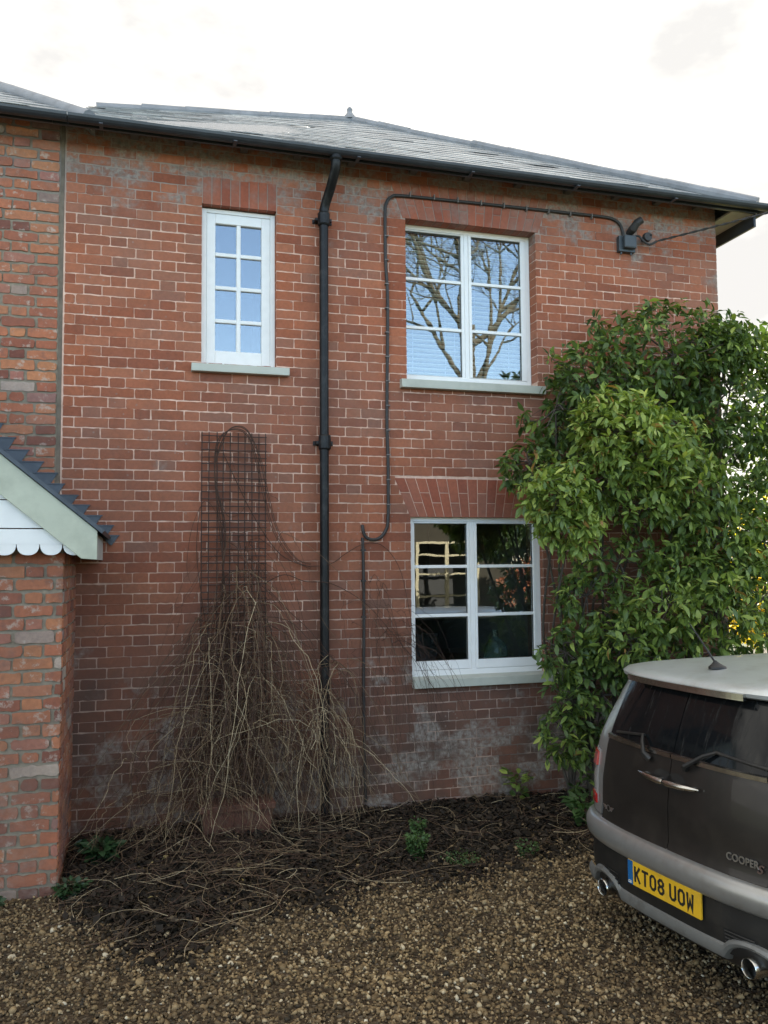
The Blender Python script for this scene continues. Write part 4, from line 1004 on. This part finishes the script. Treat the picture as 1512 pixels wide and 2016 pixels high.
small_plant('weed', 'dark strappy green clump at the foot of the wall by the porch', -.22, -.55, .10, .10, 150, M_dgreen, 5, (.03, .09))
small_plant('weed', 'low dark green tuft at the front corner of the brick pier', -.36, -1.04, .07, .09, 160, M_dgreen, 6, (.02, .05))
small_plant('weed', 'dark green tuft in the gravel in front of the pier at the left edge', -.80, -1.10, .07, .10, 200, M_dgreen, 7, (.02, .05))
small_plant('weed', 'leafy green seedling under the shrub behind the car', 2.98, -.80, .20, .12, 110, M_herb, 8, (.05, .09))
small_plant('weed', 'broad leaved seedling at the foot of the wall under the shrub', 2.80, -.12, .22, .09, 50, M_cam, 9, (.05, .09))

# ------------------------------------------------------------------ background beyond the corner
def bush(name, label, cat, c, rr, n, mat, seed, L, trunk=True, group=None, width=.5, lumps=14):
    r = np.random.RandomState(seed); c = np.array(c, float); rr = np.array(rr, float)
    t0 = thing(name, label, cat, (c[0], c[1], 0), group=group)
    lc = r.randn(lumps, 3); lc /= np.linalg.norm(lc, axis=1, keepdims=True); lc = c+lc*rr*.62*r.uniform(.4, 1.2, (lumps, 1)); lr = rr.min()*r.uniform(.28, .55, lumps)
    idx = r.randint(0, lumps, n); u = r.randn(n, 3); u /= np.linalg.norm(u, axis=1, keepdims=True)
    P = lc[idx]+u*(lr[idx]*r.uniform(.5, 1.1, n))[:, None]; P[:, 2] = np.maximum(P[:, 2], .05)
    D_ = u+r.randn(n, 3)*.6+np.array([0, 0, -.1]); D_ /= np.linalg.norm(D_, axis=1, keepdims=True)
    V, F, kf = leaf_mesh(P, D_, r.uniform(*L, n), seed+1, width=width)
    np_mesh('foliage', V, F, mat, t0, np.repeat(np.clip(r.normal(.5, .2, n), 0, 1), kf), True)
    ps = []; 
    for q, l_ in zip(lc, lr): ps.append(hsm([(c[0]+r.randn()*.1, c[1]+r.randn()*.1, 0), (c+q)/2*np.array([1, 1, .7]), q, q+r.randn(3)*l_*.5], 5))
    V, F, T_ = tubes_np(ps, [max(.015, rr.min()*.04)]*len(ps), 6, [.3]*len(ps)); np_mesh('branches', V, F, M_bark, t0, T_, True)
    return t0
M_fors = leaf_mat('yellow_blossom', [(0, (.55, .38, .02)), (.6, (.75, .58, .03)), (1, (.85, .72, .12))], .6, .4)
M_hedge = leaf_mat('hedge_leaf', [(0, (.03, .055, .02)), (.5, (.055, .10, .03)), (1, (.10, .16, .05))], .5, .35)
bush('yellow_shrub', 'bright yellow flowering shrub glimpsed past the corner of the house at the right', 'shrub', (8.1, 3.0, 1.9), (1.5, .9, 1.7), 13000, M_fors, 41, (.04, .07))
bush('background_tree', 'green leafy tree behind the shrubs at the right edge', 'tree', (8.9, 1.7, 2.9), (1.2, 1.0, 1.1), 8000, M_hedge, 43, (.06, .11), lumps=20)
bush('background_hedge', 'green hedge low beyond the car at the right edge', 'hedge', (7.4, .6, .9), (1.0, .6, .8), 5000, M_hedge, 45, (.05, .09))

# ------------------------------------------------------------------ things across the drive (seen in the panes), and hedges added for shade
def limb(ps, rr, p, d, L, r0, depth, rg):
    n = 5; pts = [p]; q = p.copy(); dd = d.copy()
    for k in range(n):
        dd = dd+rg.randn(3)*.10+np.array([0, 0, .05]); dd /= np.linalg.norm(dd); q = q+dd*L/n; pts.append(q.copy())
    ps.append(np.array(pts)); rr.append(r0)
    if depth == 0: return
    for k in range(rg.randint(3, 5) if depth > 1 else 5):
        i_ = rg.randint(2, n+1); nd = dd*.6+rg.randn(3)*.62; nd[2] = abs(nd[2])*.8+.15; nd /= np.linalg.norm(nd)
        limb(ps, rr, pts[i_], nd, L*rg.uniform(.6, .82), r0*.52, depth-1, rg)
rg = np.random.RandomState(8); ps, rr = [], []
btree = thing('bare_tree', 'tall leafless tree across the drive, seen only as a reflection in the upper right window', 'tree', (10.9, -20, 0))
ps.append(hsm([(10.9, -20, 0), (10.9, -20, 4), (10.75, -20, 8), (10.8, -20, 10)], 4)); rr.append(.40)
for a, L in ((-.9, 5.6), (-.35, 6.4), (.1, 6.2), (.55, 6), (1.0, 5.2), (-.6, 5), (.3, 5)):
    d0 = np.array([math.sin(a), rg.uniform(-.3, .3), math.cos(a)+.1]); d0 /= np.linalg.norm(d0)
    limb(ps, rr, np.array([10.8, -20, rg.uniform(6.4, 9.8)]), d0, L*.85, .105, 5, rg)
V_, F_, T_ = tubes_np(ps, rr, 6); np_mesh('trunk_and_limbs', V_, F_, plain('sunlit_bark', (.11, .092, .062), .9, var=.35, vs=3), btree, T_, True)
oh = thing('rendered_house', 'cream framed house across the drive, seen only as a reflection in the lower window', 'house', (8, -17, 0))
mb = MB(); hh = [(7.6, 9.55, .45, 2.5)]
wall_cells(mb, 2.5, 10.5, -.1, 4.0, -17.0, -16.8, hh); mb.build('wall', plain('dull_brown_render', (.050, .043, .03), .9), oh)
mb = MB(); mb.add([(2.2, -16.4, 3.9), (10.8, -16.4, 3.9), (10.8, -19.5, 6.2), (2.2, -19.5, 6.2), (10.8, -22.6, 3.9), (2.2, -22.6, 3.9)], [(0,1,2,3),(3,2,4,5),(0,3,5),(1,4,2),(0,5,4,1)]); mb.build('roof', M_slate, oh)
for h in hh:
    mb = MB(); frame_ring(mb, h[0], h[1], h[2], h[3], -16.8, -16.7, .09, .09, .07, .07); mb.box((8.50, -16.79, h[2]), (8.62, -16.71, h[3]))
    for z in (.92, 1.55, 2.1): mb.box((h[0], -16.785, z-.025), (h[1], -16.715, z+.025))
    mb.build('window', plain('cream_window_paint', (.50, .45, .30), .6), oh)
mb = MB(); mb.box((7.4, -18, .3), (9.8, -17.9, 3.0)); mb.build('interior_wall', M_roomdark, oh)
def far_bush(name, c, rr, n, seed, label): bush(name, label, 'bush', c, rr, n, M_hedge, seed, (.12, .22))
far_bush('garden_bush', (9.6, -13.5, 2.6), (2.4, 1.0, 1.6), 4500, 61, 'dark garden bush across the drive, seen only in window reflections')
far_bush('garden_bush', (2.6, -15, 1.0), (2.0, 1.0, 1.0), 4500, 62, 'low garden bush across the drive left of the rendered house')

shade_hedges = [(-7.5, -12, 2.8, 3.6), (-2.0, -12.5, 2.8, 3.0), (14.8, -12, 2.6, 3.4)]  # hedges out of view, added to block low sky light from the lower wall
for i_, (bx, by, hz_, rx_) in enumerate(shade_hedges):
    far_bush('shade_hedge', (bx, by, hz_), (rx_, 1.2, hz_), 7000, 70+i_, ('tall hedge out of view across the drive at its left end, added to shade the lower wall', 'tall hedge out of view across the drive opposite the porch, added to shade the lower wall', 'tall hedge out of view across the drive opposite the car, added to shade the lower wall')[i_])

bush('russet_shrub', 'small pink orange shrub across the drive, glimpsed as a reflection in the lower window', 'shrub', (8.9, -12.2, 1.35), (.8, .5, .6), 2600, leaf_mat('russet_leaf', [(0, (.35, .12, .07)), (1, (.55, .24, .14))], .6, .3), 88, (.08, .15))

# ------------------------------------------------------------------ car
M_carbody = plain('dark_brown_metallic_paint', (.020, .017, .015), .36, metal=.2, var=.06, coat=.25, dirt=((.06, .05, .04), 5, .35))
M_silver = plain('silver_car_paint', (.37, .37, .36), .32, metal=.65, var=.05, coat=.4, dirt=((.26, .24, .20), 7, .55))
M_carblack = plain('black_bumper_plastic', (.012, .0115, .011), .5, var=.2, dirt=((.04, .034, .026), 9, .5))
M_chrome = plain('worn_chrome', (.62, .61, .58), .22, metal=1., var=.06, dirt=((.25, .22, .17), 20, .5))
M_cglass = MT('tinted_car_glass'); M_cglass.col(M_cglass.mix(M_cglass.rng(M_cglass.noise(9, 6, .7, (1, 6, .6)), .55, .75, 0, .35), (.006, .007, .008), (.05, .05, .045))); M_cglass.set(rough=M_cglass.rng(M_cglass.noise(9, 6, .7, (1, 6, .6)), .45, .75, .06, .4), spec=.3); M_cglass = M_cglass.m
M_tyre = plain('tyre_rubber', (.02, .02, .02), .85)
M_red = plain('red_lamp_lens', (.30, .01, .012), .15, coat=.6)
M_lampgrey = plain('clear_lamp_lens', (.28, .27, .27), .15, coat=.6)
M_plate = plain('yellow_plate', (.72, .42, .02), .4, var=.04, dirt=((.42, .26, .05), 12, .5))
M_pblue = plain('blue_plate_band', (.01, .11, .30), .4)
M_letter = plain('black_plate_letter', (.012, .012, .012), .5)
M_badge = plain('badge_chrome', (.55, .54, .52), .3, metal=.9)
CA = math.atan2(.12, .993)
car = thing('parked_car', 'dark brown car with silver roof and bumper parked on the gravel', 'car')
HL = 3.75
def rear_w(u, z, hw=.80, prof=None, Rr=.30, n=2.7):
    x = min(1, abs(u)/hw); return np.interp(z, *prof)+Rr*(1-(1-x**n)**(1/n))
PZ = [.16, .22, .28, .34, .45, .455, .50, .55, .565, .60, .75, .92, .975, 1.05, 1.15, 1.26, 1.30]
PW = [.10, .06, .055, .05, .045, .0, -.012, .01, .05, .062, .062, .085, .10, .125, .165, .215, .235]
PROF = (PZ, PW)
def cl(u, w_, z): return (u, w_, z)        # local: x lateral (right), y forward, z up
def patch(zs, u0, u1, off, nu=28, hw=None, skirt=.03, zfun=None, prof=PROF, m=0):
    mb = MB(); P = []
    us = [u0+(u1-u0)*k/nu for k in range(nu+1)]
    def pt(u, z, o):
        H = hw(z) if hw else .80
        u_ = max(-H*.9999, min(H*.9999, u)); w0 = rear_w(u_, z, H, prof)
        # outward normal in plan
        e = .004; wa = rear_w(max(-H*.9999, u_-e), z, H, prof); wb = rear_w(min(H*.9999, u_+e), z, H, prof); s = (wb-wa)/(2*e)
        L = math.hypot(1, s); return (u_+o*s/L, w0-o/L, z)
    rows = []
    for z in zs: rows.append([pt(u, z, off) for u in us])
    inner_b = [pt(u, zs[0], off-skirt) for u in us]; inner_t = [pt(u, zs[-1], off-skirt) for u in us]
    rows = [inner_b]+rows+[inner_t]
    for k, row in enumerate(rows):
        z = row[0][2]; row.insert(0, pt(u0, z, off-skirt)); row.append(pt(u1, z, off-skirt))
    mb.grid([[cl(*p) for p in row] for row in rows], m)
    return mb
def HW(z): return float(np.interp(z, [.16, .3, .5, .8, .95, 1.27, 1.30], [.69, .74, .765, .765, .738, .618, .608]))
def ring(z, hw, wr, wf, Rr=.30, n=2.7, Rf=.45, nf=2.6, K=24):
    out = []
    for k in range(K+1):
        th = math.pi*k/K; c, s = math.cos(th), math.sin(th)
        u = -hw*math.copysign(abs(c)**(2/n), c); out.append((u, wr+Rr-Rr*abs(s)**(2/n), z))
    for k in range(K+1):
        th = math.pi*k/K; c, s = math.cos(th), math.sin(th)
        u = hw*math.copysign(abs(c)**(2/nf), c); out.append((u, wf-Rf+Rf*abs(s)**(2/nf), z))
    return out
# main lower body
mb = MB(); zs = [.20, .30, .42, .55, .62, .75, .86, .93, .972]
mb.grid([ring(z, HW(z)-.004, np.interp(z, PZ, [max(a, .05) for a in PW]), HL-.02-(z-.5)**2*.6) for z in zs], close=True)
# bonnet and scuttle
top = ring(.972, HW(.972)-.004, .10, HL-.15); mb.add([(x, y, z) for x, y, z in top], [tuple(range(len(top)))])
mb.add([(x, y, z) for x, y, z in ring(.20, .72, .09, HL-.08)], [tuple(range(len(top)-1, -1, -1))])
mb.build('body', M_carbody, car, smooth=True)
# glasshouse
mb = MB(); mb.grid([ring(z, HW(z)-.014, np.interp(z, PZ, PW)+.006, np.interp(z, [.97, 1.29], [2.75, 2.05]), Rf=.35) for z in (.965, 1.02, 1.10, 1.18, 1.25, 1.295)], close=True)
mb.build('side_windows', M_cglass, car, smooth=True)
# roof
mb = MB()
RW = [(1.268, .622, .185, 2.12), (1.276, .628, .165, 2.13), (1.292, .626, .160, 2.13), (1.308, .605, .175, 2.10), (1.322, .555, .24, 2.02), (1.338, .46, .38, 1.9), (1.352, .32, .6, 1.7), (1.360, .12, .95, 1.4)]
mb.grid([ring(a, b, c, d, Rr=.30*(b/.62), Rf=.3) for a, b, c, d in RW], close=True)
last = ring(*RW[-1], Rr=.06, Rf=.06); mb.add([(x, y, z) for x, y, z in ring(*RW[-1], Rr=.30*(.12/.62), Rf=.3)], [tuple(range(len(last)))]); mb.add([(x, y, z) for x, y, z in ring(*RW[0], Rf=.3)], [tuple(range(len(last)-1, -1, -1))])
mb.build('roof', plain('pale_silver_roof_paint', (.60, .63, .63), .33, metal=.5, var=.04, coat=.4, dirt=((.42, .42, .39), 6, .6)), car, smooth=True)
RP_ = ([1.2, 1.27, 1.30], [.155, .158, .158])
mb = patch([1.262, 1.266, 1.286, 1.290], -.40, .345, .016, hw=lambda z: .62, prof=RP_); mb.build('spoiler_strip', M_chrome, car, smooth=False)
# silver pillars at the rear corners
for s in (-1, 1):
    zs = [.575, .65, .75, .85, .93, .972, 1.02, 1.10, 1.18, 1.262]
    mb = MB(); rows = []
    for z in zs:
        H = HW(z); ui = float(np.interp(z, [.575, .972, 1.262], [.535, .505, .475])); row = []
        for k in range(12):
            u = ui+(H*.9995-ui)*(k/11)**.8; row.append((s*u, rear_w(u, z, H, PROF)-.006, z))
        row.append((s*(H+.004), rear_w(H*.9999, z, H, PROF)+.10, z)); row.insert(0, (s*(ui-.002), rear_w(ui, z, H, PROF)+.02, z))
        rows.append(row if s > 0 else row[::-1])
    mb.grid(rows); mb.build('rear_pillar', M_silver, car, smooth=True)
# doors and their glass
for s, lab in ((-1, 'left'), (1, 'right')):
    def uo(z): return float(np.interp(z, [.575, .70, .972, 1.262], [.515, .525, .498, .468]))
    def door_grid(zs, off, uin, mat, name, parent=car):
        mb = MB(); rows = []
        for z in zs:
            H = HW(z); a, b = uin, uo(z); row = []
            for k in range(17):
                u = a+(b-a)*k/16; row.append((s*u, rear_w(u, z, H, PROF)-off, z))
            row.insert(0, (s*a, rear_w(a, z, H, PROF)-off+.025, z)); row.append((s*b, rear_w(b, z, H, PROF)-off+.025, z)); rows.append(row if s > 0 else row[::-1])
        b0 = [(x, y+.025, z) for x, y, z in rows[0]]; t0 = [(x, y+.025, z) for x, y, z in rows[-1]]
        mb.grid([b0]+rows+[t0]); return mb.build(name, mat, parent, smooth=True)
    d_ = door_grid([.560, .568, .60, .68, .76, .84, .90, .955, .962], .008, .0025, M_carbody, 'rear_door')
    for e in d_.data.edges: pass
    door_grid([.985, .99, 1.05, 1.12, 1.19, 1.255, 1.258], .006, .0025, M_cglass, 'door_glass', d_)
    mb = MB(); rows = []
    for z, o in ((.960, 0), (.963, .016), (.982, .016), (.985, 0)):
        rows.append([(s*(.004+(uo(.97)-.004)*k/16), rear_w((.004+(uo(.97)-.004)*k/16), .972, HW(.972), PROF)-.004-o, z) for k in range(17)])
    mb.grid(rows if s > 0 else [r_[::-1] for r_ in rows]); mb.build('belt_trim', M_chrome, d_, smooth=False)
    # handle: recess and half of the spear shaped bar
    mb = MB()
    bw = rear_w(0, .865, .80, PROF)-.008
    mb.tube([(s*.004, bw-.034, .862), (s*.03, bw-.036, .862), (s*.10, bw-.032, .863), (s*.16, bw-.020, .866), (s*.192, bw-.012, .868)], [.0125, .0155, .014, .010, .004], 12)
    mb.tube([(s*.05, bw-.03, .86), (s*.05, bw+.004, .86)], .010, 8); mb.tube([(s*.15, bw-.02, .866), (s*.15, bw+.004, .866)], .008, 8)
    mb.build('door_handle', M_chrome, d_, smooth=True)
    mb = MB(); n_ = 20; mb.add([(s*.045+.062*math.cos(6.283*k/n_), rear_w(.04, .865+.04*math.sin(6.283*k/n_), .80, PROF)-.0095, .865+.042*math.sin(6.283*k/n_)) for k in range(n_)], [tuple(range(n_))]); mb.build('handle_recess', M_carblack, d_)
    # tail lamp wraps the corner
    def lamp(z0, z1, mat, u0=.575, u1=.695, off=.012, nm='tail_lamp', par=car):
        mb = MB(); rows = []
        zs = [z0, z0+.004, (z0+z1)/2, z1-.004, z1]
        for q, z in enumerate(zs):
            H = HW(z); o = off if 0 < q < 4 else 0.0; row = []
            for k in range(9):
                u = u0+(u1-u0)*k/8; row.append((s*u, rear_w(u, z, H, PROF)-(o if 0 < k < 8 else 0.), z))
            rows.append(row if s > 0 else row[::-1])
        mb.grid(rows); return mb.build(nm, mat, par, smooth=True)
    L0 = lamp(.598, .885, M_lampgrey, .57, .72, .010)
    lamp(.80, .872, M_red, .585, .705, .020, 'red_lens', L0); lamp(.608, .66, M_red, .585, .705, .020, 'red_lens', L0)
    lamp(.592, .891, M_chrome, .562, .728, .006, 'lamp_surround', L0)
    # wiper
    if s == 1: wp = [(.10, -.02, .942), (.12, -.045, .955), (.20, -.035, 1.012), (.25, -.02, 1.035)]; bl_ = [(.24, -.018, 1.035), (.50, -.012, 1.015)]
    else: wp = [(-.03-.10, -.02, .935), (-.15, -.045, .96), (-.185, -.035, 1.005), (-.21, -.02, 1.03)]; bl_ = [(-.20, -.018, 1.03), (-.42, -.012, 1.005)]
    W0 = MB(); W0.tube([(x, rear_w(x, z, HW(z), PROF)+y, z) for x, y, z in wp], [.018, .012, .009, .007], 8); W0 = W0.build('wiper_arm', M_carblack, car, smooth=True)
    W1_ = MB(); W1_.tube([(bl_[0][0]+(bl_[1][0]-bl_[0][0])*k/8, rear_w(bl_[0][0]+(bl_[1][0]-bl_[0][0])*k/8, bl_[0][2]+(bl_[1][2]-bl_[0][2])*k/8, .75, PROF)-.016, bl_[0][2]+(bl_[1][2]-bl_[0][2])*k/8) for k in range(9)], .007, 6); W1_.build('wiper_blade', M_carblack, W0)
# bumper band
BZ = [.450, .456, .466, .488, .512, .536, .556, .565, .568]; BO = [0, .012, .022, .028, .030, .026, .014, .0, -.03]
mb = MB(); rows = []
for z, o in zip(BZ, BO):
    H = .752; row = []
    for k in range(61):
        th = math.pi*k/60; c, s_i = math.cos(th), math.sin(th); u = -(H+o)*math.copysign(abs(c)**(2/2.7), c); row.append((u, .045+.30-(.30+o)*abs(s_i)**(2/2.7)-.02, z))
    row = [(-(H+o*.6), .85, z)]+row+[(H+o*.6, .85, z)]; rows.append(row)
mb.grid(rows); mb.build('bumper', M_silver, car, smooth=True)
# black valance with plate recess and side grilles
VP = ([.24, .30, .36, .425], [.045, .03, .026, .03])
mb = patch([.25, .28, .32, .36, .40, .43, .458], -.742, .742, .0, nu=60, hw=lambda z: .748, prof=VP); V0 = mb.build('lower_valance', M_carblack, car, smooth=True)
for s in (-1, 1):
    for k in range(4):
        mb = MB(); z = .345-k*.014; mb.tube([(s*u, rear_w(u, z, .748, VP)-.003, z-(u-.34)*.0) for u in np.linspace(.335, .47, 6)], .0035, 5); mb.build('grille_bar', M_carblack, V0)
    mb = MB(); mb.grid([[(s*u*1.0, rear_w(u, z, .748, VP)-.0015, z) for u in (np.linspace(.325, .48, 6) if s > 0 else np.linspace(.48, .325, 6))] for z in (.292, .354)]); mb.build('grille_recess', M_letter, V0)
# silver lower lip between the exhausts, arching over each tailpipe
mb = MB(); rows = []
us = np.linspace(-.685, .685, 73)
def arch_z(u): 
    d = abs(abs(u)-.458); return .085*math.sqrt(max(0, 1-(d/.125)**2)) if d < .125 else 0
for f in (0, .15, .5, .85, 1):
    row = []
    for u in us:
        zt_ = .292+arch_z(u)*.55*(1 if abs(u) > .3 else 1); zb_ = .222+arch_z(u)*.98; z = zb_+(zt_-zb_)*f; o = [0, .016, .022, .014, 0][[0, .15, .5, .85, 1].index(f)]
        row.append((u, rear_w(u, z, .79, ([.2, .4], [.055, .035]))-o-.006, z))
    rows.append(row)
rows.insert(0, [(u, y+.10, z-.02) for u, y, z in rows[0]])
mb.grid(rows); mb.build('lower_lip', plain('dirty_silver_paint', (.20, .20, .19), .5, metal=.4, dirt=((.08, .07, .055), 9, .7)), car, smooth=True)
for s in (-1, 1):
    c = (s*.458, .02, .245); P = []
    for (rr_, y) in ((.034, .16), (.034, .02), (.0345, -.012), (.037, -.017), (.040, -.012), (.042, .01), (.042, .2)): P.append([(c[0]+rr_*math.cos(6.2832*k/28), c[1]+.03+y, c[2]+rr_*math.sin(6.2832*k/28)) for k in range(28)])
    mb = MB(); mb.grid(P, close=True); mb.build('exhaust_tip', M_chrome, car, smooth=True)
    mb = MB(); mb.add(P[0], [tuple(range(28))]); mb.build('exhaust_bore', M_letter, car)
mb = MB(); mb.box((-.6, .25, .17), (.6, 3.3, .22)); mb.build('underbody', M_carblack, car)
# number plate
def plate_w(z): return -.004
PLT = thing_parent = None
pw = rear_w(0, .38, .748, VP)-.016
mb = MB(); mb.box((-.232, pw, .348), (.232, pw+.012, .459)); plate = mb.build('number_plate', M_plate, car, bevel=.003)
mb = MB(); mb.box((-.230, pw-.0012, .350), (-.196, pw+.001, .457)); mb.build('plate_band', M_pblue, plate)
mb = MB(); mb.box((-.16, pw+.013, .36), (.16, pw+.03, .45)); mb.build('plate_mount', M_carblack, plate)
def stroke(mb, pts, wd, y0, y1, closed=False):
    n = len(pts); 
    def off(i):
        p = Vector(pts[i]); a = Vector(pts[(i-1) % n]) if (closed or i > 0) else None; b = Vector(pts[(i+1) % n]) if (closed or i < n-1) else None
        if a is None: d = (b-p).normalized(); nn = Vector((-d.y, d.x)); return nn*wd/2
        if b is None: d = (p-a).normalized(); nn = Vector((-d.y, d.x)); return nn*wd/2
        d1 = (p-a).normalized(); d2 = (b-p).normalized(); n1 = Vector((-d1.y, d1.x)); n2 = Vector((-d2.y, d2.x)); m_ = (n1+n2).normalized(); return m_*(wd/2/max(.35, m_.dot(n1)))
    O_ = [off(i) for i in range(n)]
    for i in range(n if closed else n-1):
        j = (i+1) % n; A_, B_ = Vector(pts[i]), Vector(pts[j])
        q = [A_+O_[i], B_+O_[j], B_-O_[j], A_-O_[i]]
        vs = [(a.x, y0, a.y) for a in q]+[(a.x, y1, a.y) for a in q]
        mb.add(vs, [(0,1,2,3),(4,7,6,5),(0,4,5,1),(1,5,6,2),(2,6,7,3),(3,7,4,0)])
CH, CW, SW = .070, .0435, .0118      # character height, width, stroke (reduced with the plate)
def glyph(ch):
    h, w_ = CH-SW, CW-SW; r = .010
    def rr(x0, y0, x1, y1): return [(x0+r, y0), (x1-r, y0), (x1, y0+r), (x1, y1-r), (x1-r, y1), (x0+r, y1), (x0, y1-r), (x0, y0+r)]
    if ch in '0O': return [(rr(0, 0, w_, h), True)]
    if ch == '8': return [(rr(0, 0, w_, h*.52), True), (rr(.001, h*.52, w_-.001, h), True)]
    if ch == 'U': return [([(0, h+SW/2), (0, r), (r, 0), (w_-r, 0), (w_, r), (w_, h+SW/2)], False)]
    if ch == 'T': return [([(-SW/2, h), (w_+SW/2, h)], False), ([(w_/2, h), (w_/2, -SW/2)], False)]
    if ch == 'K': return [([(0, -SW/2), (0, h+SW/2)], False), ([(w_, h+SW/2), (.004, h*.42)], False), ([(.011, h*.52), (w_+.001, -SW/2)], False)]
    if ch == 'W': return [([(0, h+SW/2), (.003, -SW*.2), (w_/2, h*.55), (w_-.003, -SW*.2), (w_, h+SW/2)], False)]
x = -.186; 
for ch in 'KT08 UOW':
    if ch == ' ': x += .022; continue
    mb = MB()
    for k_, (pts, clo) in enumerate(glyph(ch)):
        stroke(mb, [(x+SW/2+a, .3685+SW/2+b) for a, b in pts], SW, pw-.0012-.0003*k_, pw+.001, clo)
    mb.build('plate_character', M_letter, plate); x += CW+.0088
def text(name, s, size, loc, mat, parent, rot=(R_(90), 0, 0), ext=.0015, sx=1.0, shear=0.):
    cu = bpy.data.curves.new(name, 'FONT'); cu.body = s; cu.size = size; cu.extrude = ext; cu.space_character = 1.05; cu.shear = shear; cu.offset = size*.012
    tmp = bpy.data.objects.new('t', cu); COL.objects.link(tmp); dg = bpy.context.evaluated_depsgraph_get(); me = bpy.data.meshes.new_from_object(tmp.evaluated_get(dg)); bpy.data.objects.remove(tmp)
    me.name = name; me.materials.clear(); me.materials.append(mat); o = bpy.data.objects.new(name, me); COL.objects.link(o); o.parent = parent; o.location = loc; o.rotation_euler = rot; o.scale = (sx, 1, 1); return o
text('plate_band_letters', 'GB', .017, (-.2265, pw-.0022, .355), plain('plate_white', (.6, .6, .55), .5), plate)
lw = lambda u, z: rear_w(u, z, HW(z), PROF)-.0135
th_ = math.atan2(rear_w(.47, .62, .8, PROF)-rear_w(.33, .62, .8, PROF), .14)
text('model_lettering', 'COOPER', .042, (.335, lw(.335, .63)-.002, .628), M_badge, car, (R_(90), 0, th_), .002, .88)
text('model_lettering', 'S', .050, (.335+.137, lw(.475, .62)-.003, .612), plain('red_badge', (.30, .22, .20), .3, metal=.8), car, (R_(90), 0, th_), .002, 1.1, .35)
# winged round emblem
mb = MB(); ew = lw(-.44, .62)-.001; cx, cz = -.445, .628; cth, sth = math.cos(-th_*1.1), math.sin(-th_*1.1)
def E_(x, z, o=0): return (cx+x*cth, ew+x*sth-o, cz+z)
for rr_ in (.0135,): 
    P = [[E_(q*math.cos(6.283*k/20), q*math.sin(6.283*k/20), .002) for k in range(20)] for q in (.0125, .0165)]; mb.grid(P, close=True)
for s in (-1, 1):
    for k in range(4): mb.tube([E_(s*.017, .008-k*.005, .002), E_(s*(.050-.006*k), .010-k*.006, .002)], .0014, 4)
mb.build('winged_emblem', M_badge, car)
# antenna
mb = MB(); P = []
for z, ra, rb_ in ((0, .035, .05), (.008, .033, .046), (.018, .02, .03), (.03, .010, .014), (.038, .006, .007)): P.append([(ra*math.cos(6.283*k/16), rb_*math.sin(6.283*k/16)+(-.012*(z/.03)), z) for k in range(16)])
mb.grid(P, close=True); mb.v = [(x-.045, y+.42, z+1.342) for x, y, z in mb.v]; ant = mb.build('antenna', M_carblack, car, smooth=True)
mb = MB(); mb.tube([(-.045, .41, 1.365), (-.047, .345, 1.45), (-.05, .26, 1.56)], [.005, .004, .0028], 6); mb.build('mast', M_carblack, ant)
# wheels, arches, mirrors, head lamps
for sx in (-1, 1):
    for wy in (.80, 3.15):
        mb = MB(); P = [[(sx*(x), wy+r_*math.cos(6.2832*k/36), .30+r_*math.sin(6.2832*k/36)) for k in range(36)] for r_, x in ((.20, .62), (.285, .62), (.30, .65), (.30, .77), (.285, .80), (.20, .80))]
        mb.grid(P, close=True); wh = mb.build('wheel', M_tyre, car, smooth=True)
        mb = MB(); P = [[(sx*x, wy+r_*math.cos(6.2832*k/36), .30+r_*math.sin(6.2832*k/36)) for k in range(36)] for r_, x in ((.20, .79), (.19, .79), (.18, .76), (.05, .775))]; mb.grid(P, close=True); mb.add(P[-1], [tuple(range(36))]); mb.build('rim', M_silver, wh)
        mb = MB(); P = [[(sx*x, wy+r_*math.cos(math.pi*k/24), .30+r_*math.sin(math.pi*k/24)) for k in range(25)] for r_, x in ((.31, .79), (.31, .815), (.36, .812), (.36, .79))]; mb.grid(P); mb.build('wheel_arch', M_carblack, car)
    mb = MB(); mb.tube([(sx*.74, 2.52, .98), (sx*.80, 2.53, 1.0)], .02, 8); mb.tube([(sx*.78, 2.50, 1.02), (sx*.84, 2.51, 1.03), (sx*.93, 2.53, 1.02)], [.05, .075, .05], 12); mb.build('wing_mirror', M_silver, car, smooth=True)
    mb = MB(); mb.tube([(sx*.52, HL-.24, .72), (sx*.52, HL-.12, .71), (sx*.52, HL-.09, .71)], [.11, .11, .07], 16); mb.build('headlight', M_chrome, car, smooth=True)
mb = MB(); P = [[(x, y, .965+.035*(1-(x/.8)**2)*(1-abs((y-3.1)/.75))) for x in np.linspace(-.7, .7, 11)] for y in np.linspace(2.5, HL-.2, 7)]; mb.grid(P); mb.build('bonnet', M_carbody, car, smooth=True)
# put the finished car in its place on the drive
OX = Vector((2.22, -2.72, 0))+Vector((math.sin(CA), -math.cos(CA), 0))*.07
car.location = OX; car.rotation_euler = (0, 0, CA-math.pi/2)
